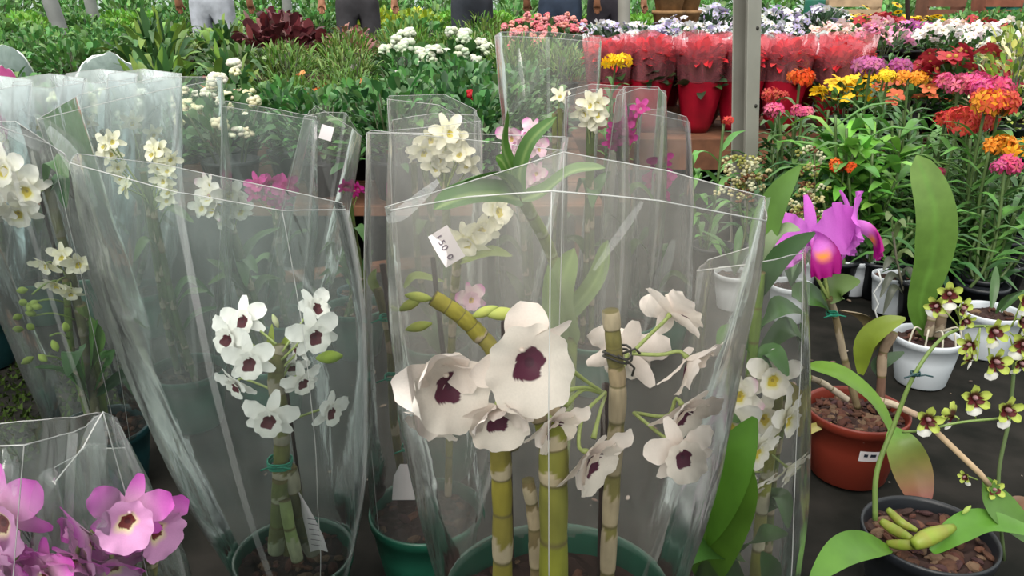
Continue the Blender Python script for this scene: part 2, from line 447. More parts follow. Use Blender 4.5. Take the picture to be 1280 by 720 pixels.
GREEN_CANE, OLD, SHEATH = (.22, .22, .035), (.17, .13, .07), (.42, .34, .22)
def cane(parent, ctrl, r, nodes, c1=GREEN_CANE, c2=SHEATH, seed=1, frac=.5, name='cane'):
    """jointed pseudobulb: swollen internodes, dark node rings, papery sheaths on part of each"""
    rg = random.Random(seed); p = spline(ctrl, nodes * 16); mb = MB(); rs = []; cs = []
    for i in range(len(p)):
        k, t = divmod(i, 16); t /= 16
        kr = random.Random(seed * 100 + k); sh = kr.random() < .62; fr = frac * kr.uniform(.5, 1.5)
        rs.append(r * (.90 + .09 * math.sin(PI * t) ** .8) * (1 + .05 * kr.uniform(-1, 1)))
        c = mixc(c1, OLD, kr.uniform(0, .4))
        if t == 0: c = (.13, .11, .04); rs[-1] = r * .94
        kb = kr.random() * .5; ph = kr.uniform(0, 6); ring = []
        for q in range(18):
            a = 2 * PI * q / 18; e = fr + .10 * math.sin(a * 2 + ph) + .07 * math.sin(a * 5 + ph * 2)
            st_ = .82 + .25 * noise.noise(V((math.cos(a) * 4, math.sin(a) * 4, t * 1.5 + k)))
            ring.append(tuple(x * st_ for x in (mixc(c2, (.5, .45, .32), kb) if sh and 0 < t < e else c)))
        if sh and 0 < t < fr: rs[-1] *= 1.05
        cs.append(ring)
    mb.tube(p, rs, 18, cs)
    return put(name, mb, M['matte'], parent)

def stake(parent, a, b, r=.003, m='stake', name='stake'):
    mb = MB(); mb.tube([V(a).lerp(V(b), i / 4) for i in range(5)], r, 8)
    return put(name, mb, M[m], parent)

def tie(parent, c, r, m='tie', tails=True):
    mb = MB(); c = V(c)
    for k in range(2): mb.tube([c + V((math.cos(a) * r, math.sin(a) * r, k * .003 + .001 * math.sin(3 * a))) for a in [2 * PI * i / 14 for i in range(15)]], .0013, 6)
    if tails:
        for s in (-1, 1): mb.tube([c + V((0, -r, 0)), c + V((s * .008, -r - .004, .004)), c + V((s * .02, -r - .004, .001 * s))], .0012, 6)
    return put('twist_tie', mb, M[m], parent)

def pot(parent, c, r, h, m, n=48, lipw=.005, tap=.74, holes=0):
    """c = centre of base"""
    mb = MB()
    prof = [(0, .001), (r * tap * .96, 0), (r * tap, .003), (r * (tap + (1 - tap) * .55), h * .55), (r * .955, h * .86), (r * .99, h * .87), (r * 1.005, h - .004), (r, h), (r - .003, h),
            (r - .005, h - .006), (r * .93 - .002, h * .84), (r * .9, h * .7), (r * .6, h * .66), (0, h * .66)]
    mb.lathe(prof, n, c)
    return put('pot', mb, M[m], parent)

def mix(parent, c, r, chips=40, seed=1, cols=((.085, .035, .026), (.12, .055, .035), (.045, .026, .022), (.15, .095, .06), (.06, .03, .03), (.09, .045, .03))):
    """c = centre at mix level"""
    rg = random.Random(seed); mb = MB(); rows = []; cc = []
    for i in range(9):
        rr = r * i / 8
        rows.append([(c[0] + rr * math.cos(a), c[1] + rr * math.sin(a), c[2] + .010 * noise.noise(V((rr * 60 * math.cos(a), rr * 60 * math.sin(a), seed)))) for a in [2 * PI * k / 28 for k in range(28)]])
        cc.append([(.045, .026, .022)] * 28)
    mb.grid(rows, cc, True)
    for _ in range(chips):
        a = rg.uniform(0, 2 * PI); rr = r * .93 * math.sqrt(rg.random())
        R = Matrix.Rotation(rg.uniform(0, 6), 3, 'Z') @ Matrix.Rotation(rg.uniform(-.6, .6), 3, 'X') @ Matrix.Rotation(rg.uniform(-.6, .6), 3, 'Y')
        s = rg.uniform(.35, 1.25)
        mb.ball((c[0] + rr * math.cos(a), c[1] + rr * math.sin(a), c[2] + .005), .011 * s, 6, 4, rg.choice(cols), (1.1, .65, .4), R)
    return put('potting_mix', mb, M['chip'], parent, smooth=False)

# ------------------------------------------------------------------ plastic sleeves
def sleeve(label, base, rb, top, m='film', bulge=.02, wr=.003, per=7, nt=16, seams=(), seed=1, group='clear plastic sleeves around the potted orchids', soft=(), edge_r=.0006, name='plastic_sleeve', front=.7, back=1.0, crease_glints=(), grad=0):
    """open film cone: a round bottom tucked in the pot, a folded polygon mouth"""
    base = V(base); top = [V(p) for p in top]; K = len(top)
    cx = sum(p.x for p in top) / K; cy = sum(p.y for p in top) / K
    hx = max(abs(p.x - cx) for p in top); hy = max(abs(p.y - cy) for p in top)
    rt = root(name, base, label, 'plastic sleeve', group)
    S = []; ang = []
    for k in range(K):
        for j in range(per):
            q = top[k].lerp(top[(k + 1) % K], j / per); S.append(q)
            ang.append(math.atan2((q.y - cy) / hy, (q.x - cx) / hx))
    axis_top = V((cx, cy, sum(p.z for p in top) / K))
    def P(i, t):
        b = base + V((math.cos(ang[i]) * rb, math.sin(ang[i]) * rb, 0)); q = S[i]
        p = b.lerp(q, t)
        o = p - base.lerp(axis_top, t); o.z = 0
        l = o.length; o = o / l if l > 1e-5 else V((0, -1, 0))
        a = math.cos(ang[i]) * 2.2, math.sin(ang[i]) * 2.2
        w = noise.noise(V((a[0] * 1.3, a[1] * 1.3, t * 2.0 + seed * 7))) * 1.3 + .6 * noise.noise(V((a[0] * 3, a[1] * 3, t * 5 + seed * 3)))
        w += (1 - t) * .9 * noise.noise(V((a[0] * 6, a[1] * 6, t * 3 + seed)))
        k = min(1, 4 * t) * (1 - .65 * t ** 6)
        return p + o * (bulge * math.sin(PI * t) ** .9 + wr * 1.8 * w * k)
    mb = MB(); rows = [[P(i, t / nt) for i in range(len(S))] for t in range(nt + 1)]
    ys = [min(1, max(0, .5 + (S[i].y - cy) / hy * 1.2)) for i in range(len(S))]  # front clearer, back milkier: light falling on each panel painted as haze
    mb.grid(rows, [[((front + (back - front) * y) * (1 - grad * (1 - min(1, max(.12, (k / nt - .6) / .38)) ** 1.3)),) * 3 for y in ys] for k in range(len(rows))], True)  # grad keeps the painted glare near the mouth
    put('film', mb, M[m], rt)
    for pts, cw in crease_glints:   # bright ribbons: folds in the film, and white reflections painted on it
        e = MB(); ribbon(e, [at(*q) for q in pts], cw, (0, -1, .2), wf_petal, .1, 10, 3); put('crease_glint', e, M['crease_glint'], rt)
    e = MB(); L = rows[-1] + [rows[-1][0]]
    e.tube(L, edge_r, 5, cap=False); put('mouth_edge', e, M['edge'], rt)
    for k in seams:
        e = MB(); i = int(k * per) % len(S); e.tube([P(i, t / 24) for t in range(25)], edge_r * .8, 5); put('seam', e, M['edge'], rt)
    for k in soft:   # flat welded fold, a narrow strip doubling the film
        i = int(k * per) % len(S); e = MB()
        e.grid([[P(i, t / 24) + V((dx, -.0015, 0)) for dx in (-.004, 0, .004)] for t in range(25)]); put('fold', e, M['edge_soft'], rt)
    return rt
# ================================================================== foreground: sleeved dendrobiums
FG = 'potted orchids in clear plastic sleeves'

def plant(c, label, r, h, potm='green_pot', seed=1, chips=45, name='potted_orchid', group=FG, level=.84):
    c = V(c); rt = root(name, c, label, 'potted orchid', group)
    pot(rt, c, r, h, potm); mix(rt, c + V((0, 0, h * level)), r * .915, chips, seed)
    return rt

# ---- the large plant in front, its pot standing on an upturned pot
FC = at(698, 745, .50); FR = .092
fr = plant(V((FC.x, FC.y, FC.z - .15)), 'large white orchid with purple eyed blooms on thick canes, nearest the camera', FR, .15, seed=3)
up = root('upturned_pot', (FC.x, FC.y, 0), 'upturned black pot used as a stand under the nearest orchid', 'flower pot')
mbu = MB(); hz = FC.z - .15
mbu.lathe([(0, hz - .012), (.066, hz - .012), (.067, hz), (.069, hz), (.071, hz - .006), (.085, .03), (.092, .03), (.093, 0), (.088, 0), (.083, .028), (.066, hz - .014)], 40, (FC.x, FC.y, 0))
put('pot_wall', mbu, M['black_pot'], up)

def fcane(pts, r, n, **k): return cane(fr, pts, r, n, **k)
fcane([at(628, 760, .475), at(628, 640, .475), at(625, 556, .475)], .0072, 4, c1=(.27, .24, .02), seed=4, frac=.45)
fcane([at(692, 760, .47), at(692, 620, .47), at(690, 545, .472), at(672, 495, .48)], .0105, 5, c1=(.22, .24, .02), seed=5, frac=.38)
fcane([at(757, 770, .53), at(763, 640, .53), at(772, 500, .53), at(768, 440, .53), at(763, 388, .53)], .0063, 9, c1=(.20, .18, .05), c2=(.36, .28, .17), seed=6, frac=.8)
fcane([at(640, 560, .53), at(620, 450, .53), at(596, 415, .53), at(572, 392, .53), at(541, 372, .53)], .0062, 7, c1=(.33, .30, .03), seed=7, frac=.4)
fcane([at(671, 760, .49), at(668, 660, .49), at(660, 600, .49)], .0048, 4, c1=(.22, .17, .08), seed=8, frac=.7)
stake(fr, at(749, 770, .545), at(757, 480, .545), .0030)
stake(fr, at(640, 760, .56), at(631, 402, .56), .0030)
# wire tie with two tails round the cut cane
w = MB()
for k in range(2): w.tube([at(772, 445 - k * 5, .53) + V((.0105 * math.cos(a), .0105 * math.sin(a), .002 * math.sin(a * 2))) for a in [2 * PI * i / 16 for i in range(17)]], .0009, 6)
w.tube([at(772, 444, .519), at(785, 452, .517), at(793, 460, .52), at(790, 470, .52)], .0009, 6)
w.tube([at(778, 442, .519), at(794, 436, .517), at(800, 442, .52)], .0009, 6)
put('wire_tie', w, M['wire'], fr)
# blooms
flower(fr, 'front_hood', at(556, 470, .462), .078, 12, 8, 0, 0, at(600, 560, .49), sr=.0012)
flower(fr, 'front_open', at(652, 440, .452), .076, 2, 14, 0, 0, at(688, 520, .475), sr=.0012)
flower(fr, 'white_eye', at(622, 510, .445), .057, 4, -12, 4, 3, at(626, 562, .475), sr=.0012)
flower(fr, 'white_eye', at(690, 525, .464), .050, 40, -20, 10, 2, at(692, 545, .475), sr=.0012)
flower(fr, 'white_eye', at(736, 566, .462), .062, 48, -14, 14, 2, at(757, 490, .52))
flower(fr, 'white_eye', at(784, 442, .57), .066, 165, 12, 14, 1, at(772, 470, .53))
flower(fr, 'white_eye', at(838, 392, .53), .056, 132, 32, -24, 0, at(791, 440, .525), sag=-.1)
flower(fr, 'white_eye', at(860, 448, .520), .058, 62, -30, 12, 2, at(790, 442, .525), sag=-.1)
flower(fr, 'white_eye', at(850, 563, .468), .050, 6, 10, 18, 0, at(792, 516, .52), sag=-.2)
flower(fr, 'white_eye', at(854, 508, .500), .056, 36, -22, -6, 2, at(793, 516, .53), sag=-.55)
flower(fr, 'white_eye', at(542, 520, .480), .044, -30, -40, 30, 2)
# pedicels left behind by dropped blooms, and buds at the tip of the left cane
for a, b_, c_ in (((757, 492), (735, 478), (708, 458)), ((757, 492), (732, 484), (702, 490)), ((757, 494), (730, 487), (706, 508)), ((757, 494), (750, 515), (742, 548))):
    t = MB(); t.tube(spline([at(*a, .525), at(*b_, .505), at(*c_, .49)], 8), [.0012, .0012, .0013, .0013, .0013, .0014, .0016, .0019, .0022], 7, STALK)
    put('pedicel', t, M['leaf'], fr)
for (x, y, dx, dy) in ((541, 374, -1, -.15), (528, 372, -.9, .5), (590, 396, 1, -.4), (604, 392, 1, 0), (540, 404, -.8, .2)):
    bud(fr, at(x, y, .53), .02 if x != 604 else .026, at(x + dx * 20, y + dy * 20, .53) - at(x, y, .53), (.46, .50, .12))

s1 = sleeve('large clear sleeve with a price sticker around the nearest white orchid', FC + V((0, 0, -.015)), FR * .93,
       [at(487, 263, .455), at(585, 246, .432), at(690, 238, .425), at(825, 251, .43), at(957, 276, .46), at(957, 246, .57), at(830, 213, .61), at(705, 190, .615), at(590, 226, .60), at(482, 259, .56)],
       'film_warm_light', .008, .0028, seams=(2, 7), soft=(5,), seed=2, edge_r=.0005, front=.16, back=2.2, crease_glints=(([(803, 252, .56), (778, 288, .55), (742, 338, .53)], .006), ([(484, 276, .485), (508, 262, .51), (548, 226, .565)], .009), ([(760, 300, .47), (752, 420, .48), (756, 560, .48)], .003), ([(842, 300, .50), (826, 350, .50), (800, 420, .5)], .008)))
# sticker on the front film
sc_ = at(558, 308, .4365); R = facing(-14, 12, -56)
st = MB(); rows = []
for i in range(7): rows.append([V(sc_) + R @ V(((i / 6 - .5) * .0205, (j - .5) * .0135, .0008 - .0012 * ((i / 6 - .5) * 2) ** 2)) for j in range(2)])
st.grid(rows); so = put('price_sticker', st, M['paper'], s1); so['label'] = 'white price sticker'
for tx, dx, sz in (('1', -.0068, .0052), ('5', -.0030, .0056), ('0', .0002, .0056), ('0', .0062, .0054)):
    fc = bpy.data.curves.new('lettering', 'FONT'); fc.body = tx; fc.size = sz; fc.align_x = 'CENTER'; fc.align_y = 'CENTER'; fc.materials.append(M['ink'])
    f0 = bpy.data.objects.new('lettering', fc); COL.objects.link(f0); bpy.context.view_layer.update()
    lm_ = bpy.data.meshes.new_from_object(f0.evaluated_get(bpy.context.evaluated_depsgraph_get())); bpy.data.objects.remove(f0)
    fo = bpy.data.objects.new('lettering', lm_); COL.objects.link(fo); fo.parent = so
    fo.matrix_local = Matrix.Translation(sc_ + R @ V((dx, -.001, .0012)) - V(s1['org'])) @ R.to_4x4()

# ---- second plant: left, small flowered, in the green pot
PC = ground(367, 690, .13); c2 = V((PC.x, PC.y, 0))
p2 = plant(c2, 'white orchid with small dark eyed flowers and newspaper tag in a green pot', .084, .13, seed=5, chips=60)
D2 = PC.y
cane(p2, [at(362, 690, D2 - .02), at(352, 600, D2 - .02), at(352, 540, D2 - .02), at(345, 470, D2 - .02), at(352, 430, D2)], .011, 9, c1=(.14, .15, .04), c2=(.25, .23, .17), seed=12, frac=.6)
cane(p2, [at(392, 690, D2), at(372, 640, D2 - .01), at(360, 585, D2 - .015)], .012, 4, c1=(.10, .11, .05), c2=(.2, .2, .15), seed=13, frac=.7)
cane(p2, [at(345, 690, D2 - .03), at(348, 640, D2 - .03), at(350, 600, D2 - .03)], .011, 3, c1=(.14, .17, .05), c2=(.3, .33, .2), seed=14)
cane(p2, [at(372, 700, D2 - .05), at(362, 660, D2 - .05), at(356, 625, D2 - .04)], .0085, 2, c1=(.32, .42, .15), c2=(.4, .46, .25), seed=15)
tie(p2, at(350, 577, D2 - .02), .016); tie(p2, at(350, 582, D2 - .02), .015, tails=False)
stake(p2, at(386, 690, D2 + .02), at(356, 470, D2 + .02), .0025)
nl = MB(); nl.grid([[at(x0, y, D2 - .03 + z), at((x0 + x1) / 2, y - 3, D2 - .045 + z), at(x1, y, D2 - .035 + z)] for x0, x1, y, z in ((372, 376, 618, .02), (378, 392, 645, .01), (384, 404, 670, 0), (388, 410, 690, 0))])
po = put('newspaper_slip', nl, M['paper'], p2); po['label'] = 'folded slip of newsprint'
ln = MB()
for k in range(6):
    y = 648 + k * 6.5; f = (y - 618) / 72
    ln.tube([at(377 + 12 * f + 2, y, D2 - .0475), at(392 + 12 * f, y + 2, D2 - .05)], .0004, 4)
put('newsprint_lines', ln, M['ink'], po)
S2 = .064
for (x, y, dd, yaw, pit, rol, var, size, sx, sy) in (
    (304, 398, .02, -5, 30, 10, 3, .062, 345, 430), (288, 420, -.02, -22, 15, -15, 1, .064, 345, 450), (312, 449, -.04, 5, 12, 5, 1, .066, 346, 470),
    (296, 478, .0, -35, -15, 5, 2, .060, 346, 490), (338, 520, -.05, 4, 6, -12, 3, .070, 347, 500),
    (392, 416, -.01, 28, 10, 10, 1, .068, 352, 450), (392, 384, .03, 50, 35, 20, 2, .056, 353, 440), (374, 432, .01, -60, 5, 0, 2, .05, 352, 460),
    (377, 474, .0, 35, -15, 10, 0, .056, 350, 480), (411, 512, -.03, 58, 5, -8, 2, .056, 350, 530), (365, 455, .03, 10, -30, 0, 1, .05, 350, 480)):
    flower(p2, 'small_eye', at(x, y, D2 - .02 + dd), size, yaw, pit, rol, var, at(sx, sy, D2 - .02), sr=.0016, sag=.1)
bud(p2, at(395, 448, D2 - .03), .034, at(434, 444, D2 - .03) - at(395, 448, D2 - .03), (.34, .46, .05), w=.5)
bud(p2, at(348, 410, D2), .02, V((-.3, 0, 1)), (.6, .6, .4))
for a, b_, w_ in (((343, 480), (340, 405), .012), ((350, 440), (376, 408), .010)):
    lf = MB(); ribbon(lf, [at(*a, D2), at((a[0] + b_[0]) / 2 - 3, (a[1] + b_[1]) / 2, D2 - .01), at(*b_, D2)], w_, (0, -1, .2), col=(.24, .30, .04), nw=4); put('leaf', lf, M['leaf'], p2)
s2 = sleeve('tall clear sleeve leaning left around the small flowered white orchid', PC + V((0, 0, -.03)), .078,
       [at(88, 203, .80), at(220, 240, .78), at(352, 263, .80), at(431, 262, .86), at(428, 254, 1.0), at(330, 232, 1.05), at(200, 205, 1.03), at(96, 192, .94)],
       'film_cool_light', .03, .004, seams=(2,), soft=(1, 3), seed=4, front=.35, back=1.6, crease_glints=(([(355, 335, .80), (372, 342, .80), (398, 372, .80)], .006), ([(140, 375, .80), (160, 395, .80), (170, 388, .80)], .01), ([(60, 160, .9), (95, 205, .85), (118, 260, .84)], .02)))

# ---- third: middle pot, mostly hidden behind the nearest sleeve
QC = ground(532, 636, .13); c3 = V((QC.x, QC.y, 0)); D3 = QC.y
p3 = plant(c3, 'orchid in the dark green pot between the two white orchids, tied to a black stake', .087, .13, seed=7)
cane(p3, [at(505, 615, D3), at(492, 520, D3), at(488, 430, D3), at(472, 360, D3)], .0065, 8, c1=(.10, .10, .03), c2=(.24, .17, .11), seed=21, frac=.4)
cane(p3, [at(515, 620, D3 - .02), at(510, 520, D3 - .02), at(500, 470, D3)], .007, 6, c1=(.13, .10, .05), c2=(.26, .2, .14), seed=22, frac=.5)
stake(p3, at(520, 620, D3 - .03), at(478, 330, D3 - .03), .0042)
stake(p3, at(557, 470, D3 - .03), at(541, 322, D3 - .03), .0035)
for y, x in ((398, 484), (472, 490), (560, 511)): tie(p3, at(x, y, D3 - .02), .010)
sl = MB(); sl.grid([[at(x0, y, D3 - .04), at((x0 + x1) / 2, y, D3 - .055), at(x1, y, D3 - .045)] for x0, x1, y in ((500, 512, 580), (492, 516, 596), (490, 519, 625))])
put('paper_slip', sl, M['paper'], p3)
for (x, y, yaw, pit, rol, var) in ((600, 285, 20, 0, 5, 2), (620, 262, 40, 20, 20, 0), (585, 300, -20, -20, 0, 1)):
    flower(p3, 'cream', at(x, y, D3), .07, yaw, pit, rol, var, at(570, 330, D3))
cane(p3, [at(560, 620, D3 + .03), at(565, 420, D3 + .03), at(572, 320, D3)], .006, 8, seed=23)
flower(p3, 'blush', at(588, 372, D3 + .02), .05, 10, 20, 10, 1, at(567, 400, D3 + .03))
for pts, w_ in (([(505, 360), (520, 345), (555, 352)], .014), ([(475, 372), (466, 352), (470, 336)], .014), ([(570, 330), (610, 315), (640, 320)], .02)):
    lf = MB(); ribbon(lf, [at(*q, D3) for q in pts], w_, (0, -.6, 1), col=(.2, .26, .06)); put('leaf', lf, M['leaf'], p3)
sleeve('clear sleeve with a squared mouth around the orchid on a black stake', QC + V((0, 0, -.02)), .082,
       [at(459, 166, .96), at(580, 167, .93), at(706, 171, .97), at(704, 188, 1.10), at(590, 175, 1.14), at(464, 163, 1.10)], 'film', .012, .003, seams=(0,), soft=(2,), seed=6)

# ---- leafy plant whose fan of leaves rises above the nearest sleeve
LC = ground(715, 560, .0); LC = V((at(690, 600, .86).x, .88, 0))
p4 = plant(LC, 'leafy orchid with a fan of strap leaves rising behind the nearest sleeve', .075, .12, seed=9)
DL = .86
cane(p4, [V((LC.x, DL, .11)), at(715, 420, DL), at(690, 320, DL), at(650, 243, DL - .05)], .007, 9, c1=(.20, .27, .06), c2=(.26, .3, .14), seed=24, frac=.3)
LG = (.085, .19, .035)
for pts, w_, nr, c in (
    ([(649, 246, .80), (640, 215, .80), (628, 180, .79), (634, 138, .77)], .019, (1, -.6, .2), LG), ([(650, 244, .80), (650, 215, .80), (664, 176, .79), (696, 146, .78)], .019, (-.6, -1, .6), (.10, .20, .06)),
    ([(648, 244, .80), (628, 222, .79), (600, 222, .78), (552, 240, .76)], .022, (0, .3, 1), (.06, .14, .03)), ([(650, 250, .80), (620, 243, .78), (580, 246, .75), (542, 262, .72)], .034, (0, -.8, 1), (.055, .13, .03)),
    ([(652, 250, .80), (680, 240, .80), (715, 215, .79), (757, 210, .78)], .024, (.1, -.4, 1), (.12, .2, .07)), ([(648, 240, .80), (630, 205, .8), (620, 195, .8)], .012, (0, -1, .6), LG),
    ([(705, 400, .86), (745, 350, .84), (760, 300, .82)], .022, (-.5, -1, .4), (.17, .25, .08)), ([(712, 430, .86), (700, 370, .83), (718, 310, .81)], .034, (-.3, -1, .3), (.2, .28, .1)),
    ([(712, 470, .86), (690, 420, .83), (685, 330, .81)], .024, (.3, -1, .3), (.17, .25, .08))):
    lf = MB(); ribbon(lf, [at(*q) for q in pts], w_, nr, wf_strap, .3, 14, 6, c, None, (.3, .4, .15)); put('leaf', lf, M['leaf'], p4)

# ---- right: leafy white and yellow orchid in its sleeve
RC = ground(915, 790, .13); c5 = V((RC.x, RC.y, 0)); DR = RC.y
p5 = plant(c5, 'leafy orchid with white and yellow blooms right of the nearest sleeve', .078, .13, seed=11)
cane(p5, [at(940, 780, DR), at(952, 640, DR), at(968, 520, DR), at(972, 440, DR)], .0075, 9, c1=(.23, .24, .04), c2=(.42, .4, .28), seed=31, frac=.35)
cane(p5, [at(915, 780, DR), at(925, 600, DR), at(938, 470, DR), at(950, 340, DR)], .006, 9, c1=(.14, .24, .04), c2=(.24, .3, .14), seed=32, frac=.3)
cane(p5, [at(955, 780, DR + .02), at(965, 600, DR + .03), at(985, 480, DR + .03)], .006, 8, c1=(.14, .2, .05), seed=33, frac=.4)
for pts, w_, nr, c in (
    ([(862, 690, .72), (885, 640, .68), (915, 580, .66), (944, 522, .66)], .050, (-.7, -1, .3), (.085, .215, .02)), ([(880, 730, .72), (890, 690, .69), (920, 620, .67), (935, 575, .67)], .050, (-.5, -1, .5), (.10, .22, .025)),
    ([(880, 545, .72), (895, 527, .70), (912, 522, .69), (926, 528, .69)], .016, (0, -.5, 1), (.07, .19, .02)),
    ([(930, 700, .76), (900, 690, .70), (870, 690, .66), (842, 712, .64)], .028, (0, -.5, 1), (.06, .16, .03)), ([(925, 690, .76), (950, 670, .72), (985, 668, .70)], .024, (0, -.6, 1), (.06, .15, .03)),
    ([(950, 350, .82), (955, 300, .82), (972, 250, .81), (1000, 208, .80)], .034, (-.8, -.8, .4), (.15, .30, .06)), ([(948, 350, .83), (950, 300, .83), (958, 262, .83), (968, 232, .83)], .024, (.3, -1, .2), (.16, .31, .06)),
    ([(948, 372, .80), (965, 338, .79), (988, 312, .78), (1019, 291, .77)], .026, (-.5, -.8, .9), (.045, .11, .03)), ([(950, 345, .82), (958, 312, .81), (980, 288, .80), (1000, 288, .79)], .020, (-.3, -.5, 1), (.28, .36, .2)),
    ([(950, 440, .82), (985, 410, .84), (1000, 440, .86), (1000, 520, .88)], .03, (.4, -.4, .8), (.05, .14, .02)), ([(940, 440, .80), (915, 420, .78), (908, 460, .76)], .03, (-.2, -.6, 1), (.07, .2, .02)),
    ([(945, 480, .79), (962, 440, .78), (985, 470, .76)], .026, (0, -.4, 1), (.06, .18, .03)), ([(945, 420, .82), (975, 385, .80), (1010, 395, .82)], .03, (0, -.4, 1), (.06, .17, .03)),
    ([(930, 740, .78), (905, 700, .73), (895, 650, .72)], .03, (-.3, -1, .3), (.05, .15, .03)), ([(920, 620, .79), (900, 590, .78), (870, 620, .77)], .03, (-.3, -.7, .8), (.05, .15, .03)),
    ([(950, 640, .8), (975, 620, .78), (985, 660, .76)], .024, (.2, -.5, .8), (.06, .15, .03)), ([(935, 760, .78), (960, 720, .73), (952, 690, .71)], .03, (.2, -1, .4), (.045, .12, .03))):
    lf = MB(); ribbon(lf, [at(*q) for q in pts], w_, nr, wf_leaf, .28, 14, 6, c, None, None, thick=.0006); put('leaf', lf, M['leaf'], p5)
for (x, y, dd, yaw, pit, rol, var, size, sx, sy) in ((912, 530, .70, -15, 20, 10, 1, .066, 940, 560), (945, 560, .72, 40, 0, -20, 1, .060, 955, 580), (936, 612, .70, 50, -30, 20, 2, .064, 955, 590), (982, 520, .76, 40, 0, 10, 0, .062, 968, 540),
    (985, 585, .76, 50, -25, 0, 2, .060, 967, 570), (965, 470, .78, 0, 20, 0, 1, .064, 970, 480), (885, 605, .72, -60, -40, 0, 2, .045, 920, 600), (925, 490, .78, -30, 20, 10, 3, .06, 935, 510), (950, 520, .78, 10, 10, 50, 0, .06, 960, 540)):
    flower(p5, 'white_yellow', at(x, y, dd), size, yaw, pit, rol, var, at(sx, sy, DR), sr=.0013)
bk = MB(); ribbon(bk, [at(1000, 545, .82), at(998, 500, .82), at(970, 470, .82)], .018, (0, -1, .3), col=(.4, .34, .1)); put('leaf', bk, M['leaf'], p5)
sleeve('narrow clear sleeve around the leafy white and yellow orchid', RC + V((0, 0, -.02)), .074,
       [at(872, 338, .69), at(940, 330, .66), at(1003, 316, .70), at(1007, 308, .83), at(950, 305, .88), at(885, 325, .85)], 'film', .012, .003, seams=(2,), soft=(3,), seed=9, front=.5, back=1.2)

# ---- bottom left: two magenta dendrobiums in short sleeves
K1 = ground(190, 880, .13); c6 = V((K1.x, K1.y, 0))
p6 = plant(c6, 'magenta pink orchid with a yellow throated bloom at the lower left', .078, .13, seed=13)
for pts, r, sd in (([(195, 860, K1.y), (185, 760, .60), (190, 680, .585)], .007, 41), ([(180, 860, K1.y), (140, 760, .60), (110, 690, .60)], .007, 42)):
    cane(p6, [at(*q) for q in pts], r, 6, c1=(.2, .2, .08), c2=(.4, .36, .22), seed=sd)
for (x, y, dd, yaw, pit, rol, var, size) in ((162, 640, .535, 22, 12, -20, 0, .062), (190, 655, .575, 60, -5, 10, 2, .066), (112, 668, .55, -40, -5, 25, 2, .066), (95, 695, .545, -15, -30, -10, 1, .07), (140, 700, .56, 20, -30, 0, 3, .064), (60, 712, .54, -20, 0, 0, 0, .06), (150, 668, .58, 30, 0, 40, 2, .06)):
    flower(p6, 'pink', at(x, y, dd), size, yaw, pit, rol, var, at(170, 740, .60))
sleeve('clear sleeve with a peaked corner around the yellow throated magenta orchid', K1 + V((0, 0, -.02)), .074,
       [at(70, 600, .50), at(104, 560, .50), at(128, 514, .53), at(141, 520, .60), at(165, 560, .70), at(110, 560, .72), at(70, 585, .66)], 'film_cool_light', .012, .005, seams=(2,), soft=(3,), seed=12, front=.45, back=1.4, crease_glints=(([(124, 520, .53), (116, 570, .52), (100, 640, .52)], .02), ([(100, 658, .52), (118, 652, .515), (134, 656, .515)], .010)))
K2 = ground(-10, 890, .13); c7 = V((K2.x, K2.y, 0))
p7 = plant(c7, 'magenta pink orchid cut off by the left edge, beside the yellow throated one', .078, .13, seed=14)
cane(p7, [at(0, 870, K2.y), at(10, 760, .60), at(20, 700, .58)], .007, 6, c1=(.2, .2, .08), seed=43)
for (x, y, dd, yaw, pit, rol, var, size) in ((5, 640, .55, -10, 10, 10, 0, .080), (2, 690, .545, -25, -10, -30, 1, .07), (-30, 665, .56, -60, 0, 0, 2, .07), (35, 705, .56, 20, -20, 30, 2, .06), (20, 725, .55, 0, 0, 0, 1, .06)):
    flower(p7, 'pink', at(x, y, dd), size, yaw, pit, rol, var, at(10, 740, .60))
sleeve('crumpled clear sleeve at the lower left edge in front of the green moss', K2 + V((0, 0, -.02)), .074,
       [at(-60, 560, .52), at(30, 556, .51), at(92, 540, .56), at(128, 516, .66), at(60, 525, .74), at(-50, 535, .74)], 'film_cool_light', .02, .007, seams=(1,), soft=(2,), seed=14, front=.5, back=1.4, crease_glints=(([(5, 560, .52), (10, 590, .51), (-5, 620, .51)], .008), ([(20, 570, .52), (18, 620, .51)], .006), ([(40, 640, .52), (60, 600, .52), (75, 590, .53)], .014)))

# ---- left: plant in bud with a ragged sleeve, dark green pot
BC = ground(127, 532, .13); c8 = V((BC.x, BC.y, 0)); DB = BC.y
p8 = plant(c8, 'budding green orchid under pale blooms in the dark green pot on the left', .084, .13, 'teal_pot', seed=15, chips=70)
cane(p8, [at(120, 520, DB), at(105, 420, DB), at(85, 330, DB), at(58, 225, DB)], .008, 9, c1=(.08, .10, .04), c2=(.12, .12, .09), seed=51, frac=.3)
cane(p8, [at(130, 525, DB + .02), at(112, 430, DB + .02), at(100, 380, DB)], .010, 5, c1=(.13, .24, .04), seed=52, frac=.2)
cane(p8, [at(110, 520, DB), at(90, 440, DB), at(82, 350, DB - .02)], .006, 6, c1=(.15, .24, .05), seed=53, frac=.2)
stake(p8, at(125, 520, DB + .03), at(42, 215, DB + .03), .003)
for (x, y) in ((33, 378), (28, 394), (38, 386), (45, 392), (30, 412), (42, 412), (38, 380), (53, 384), (35, 362), (48, 376)): bud(p8, at(x, y, DB - .05), .017, (rng.uniform(-1, .4), -.4, rng.uniform(-.5, .6)), (.38, .50, .10), w=.7)
for (x, y, dx, dz) in ((65, 425, .5, -1), (48, 443, .6, -.3), (83, 415, .2, .9), (42, 446, -.6, -.3)): bud(p8, at(x, y, DB - .06), .022, (dx, -.3, dz), (.40, .52, .10), w=.55)
t = MB()
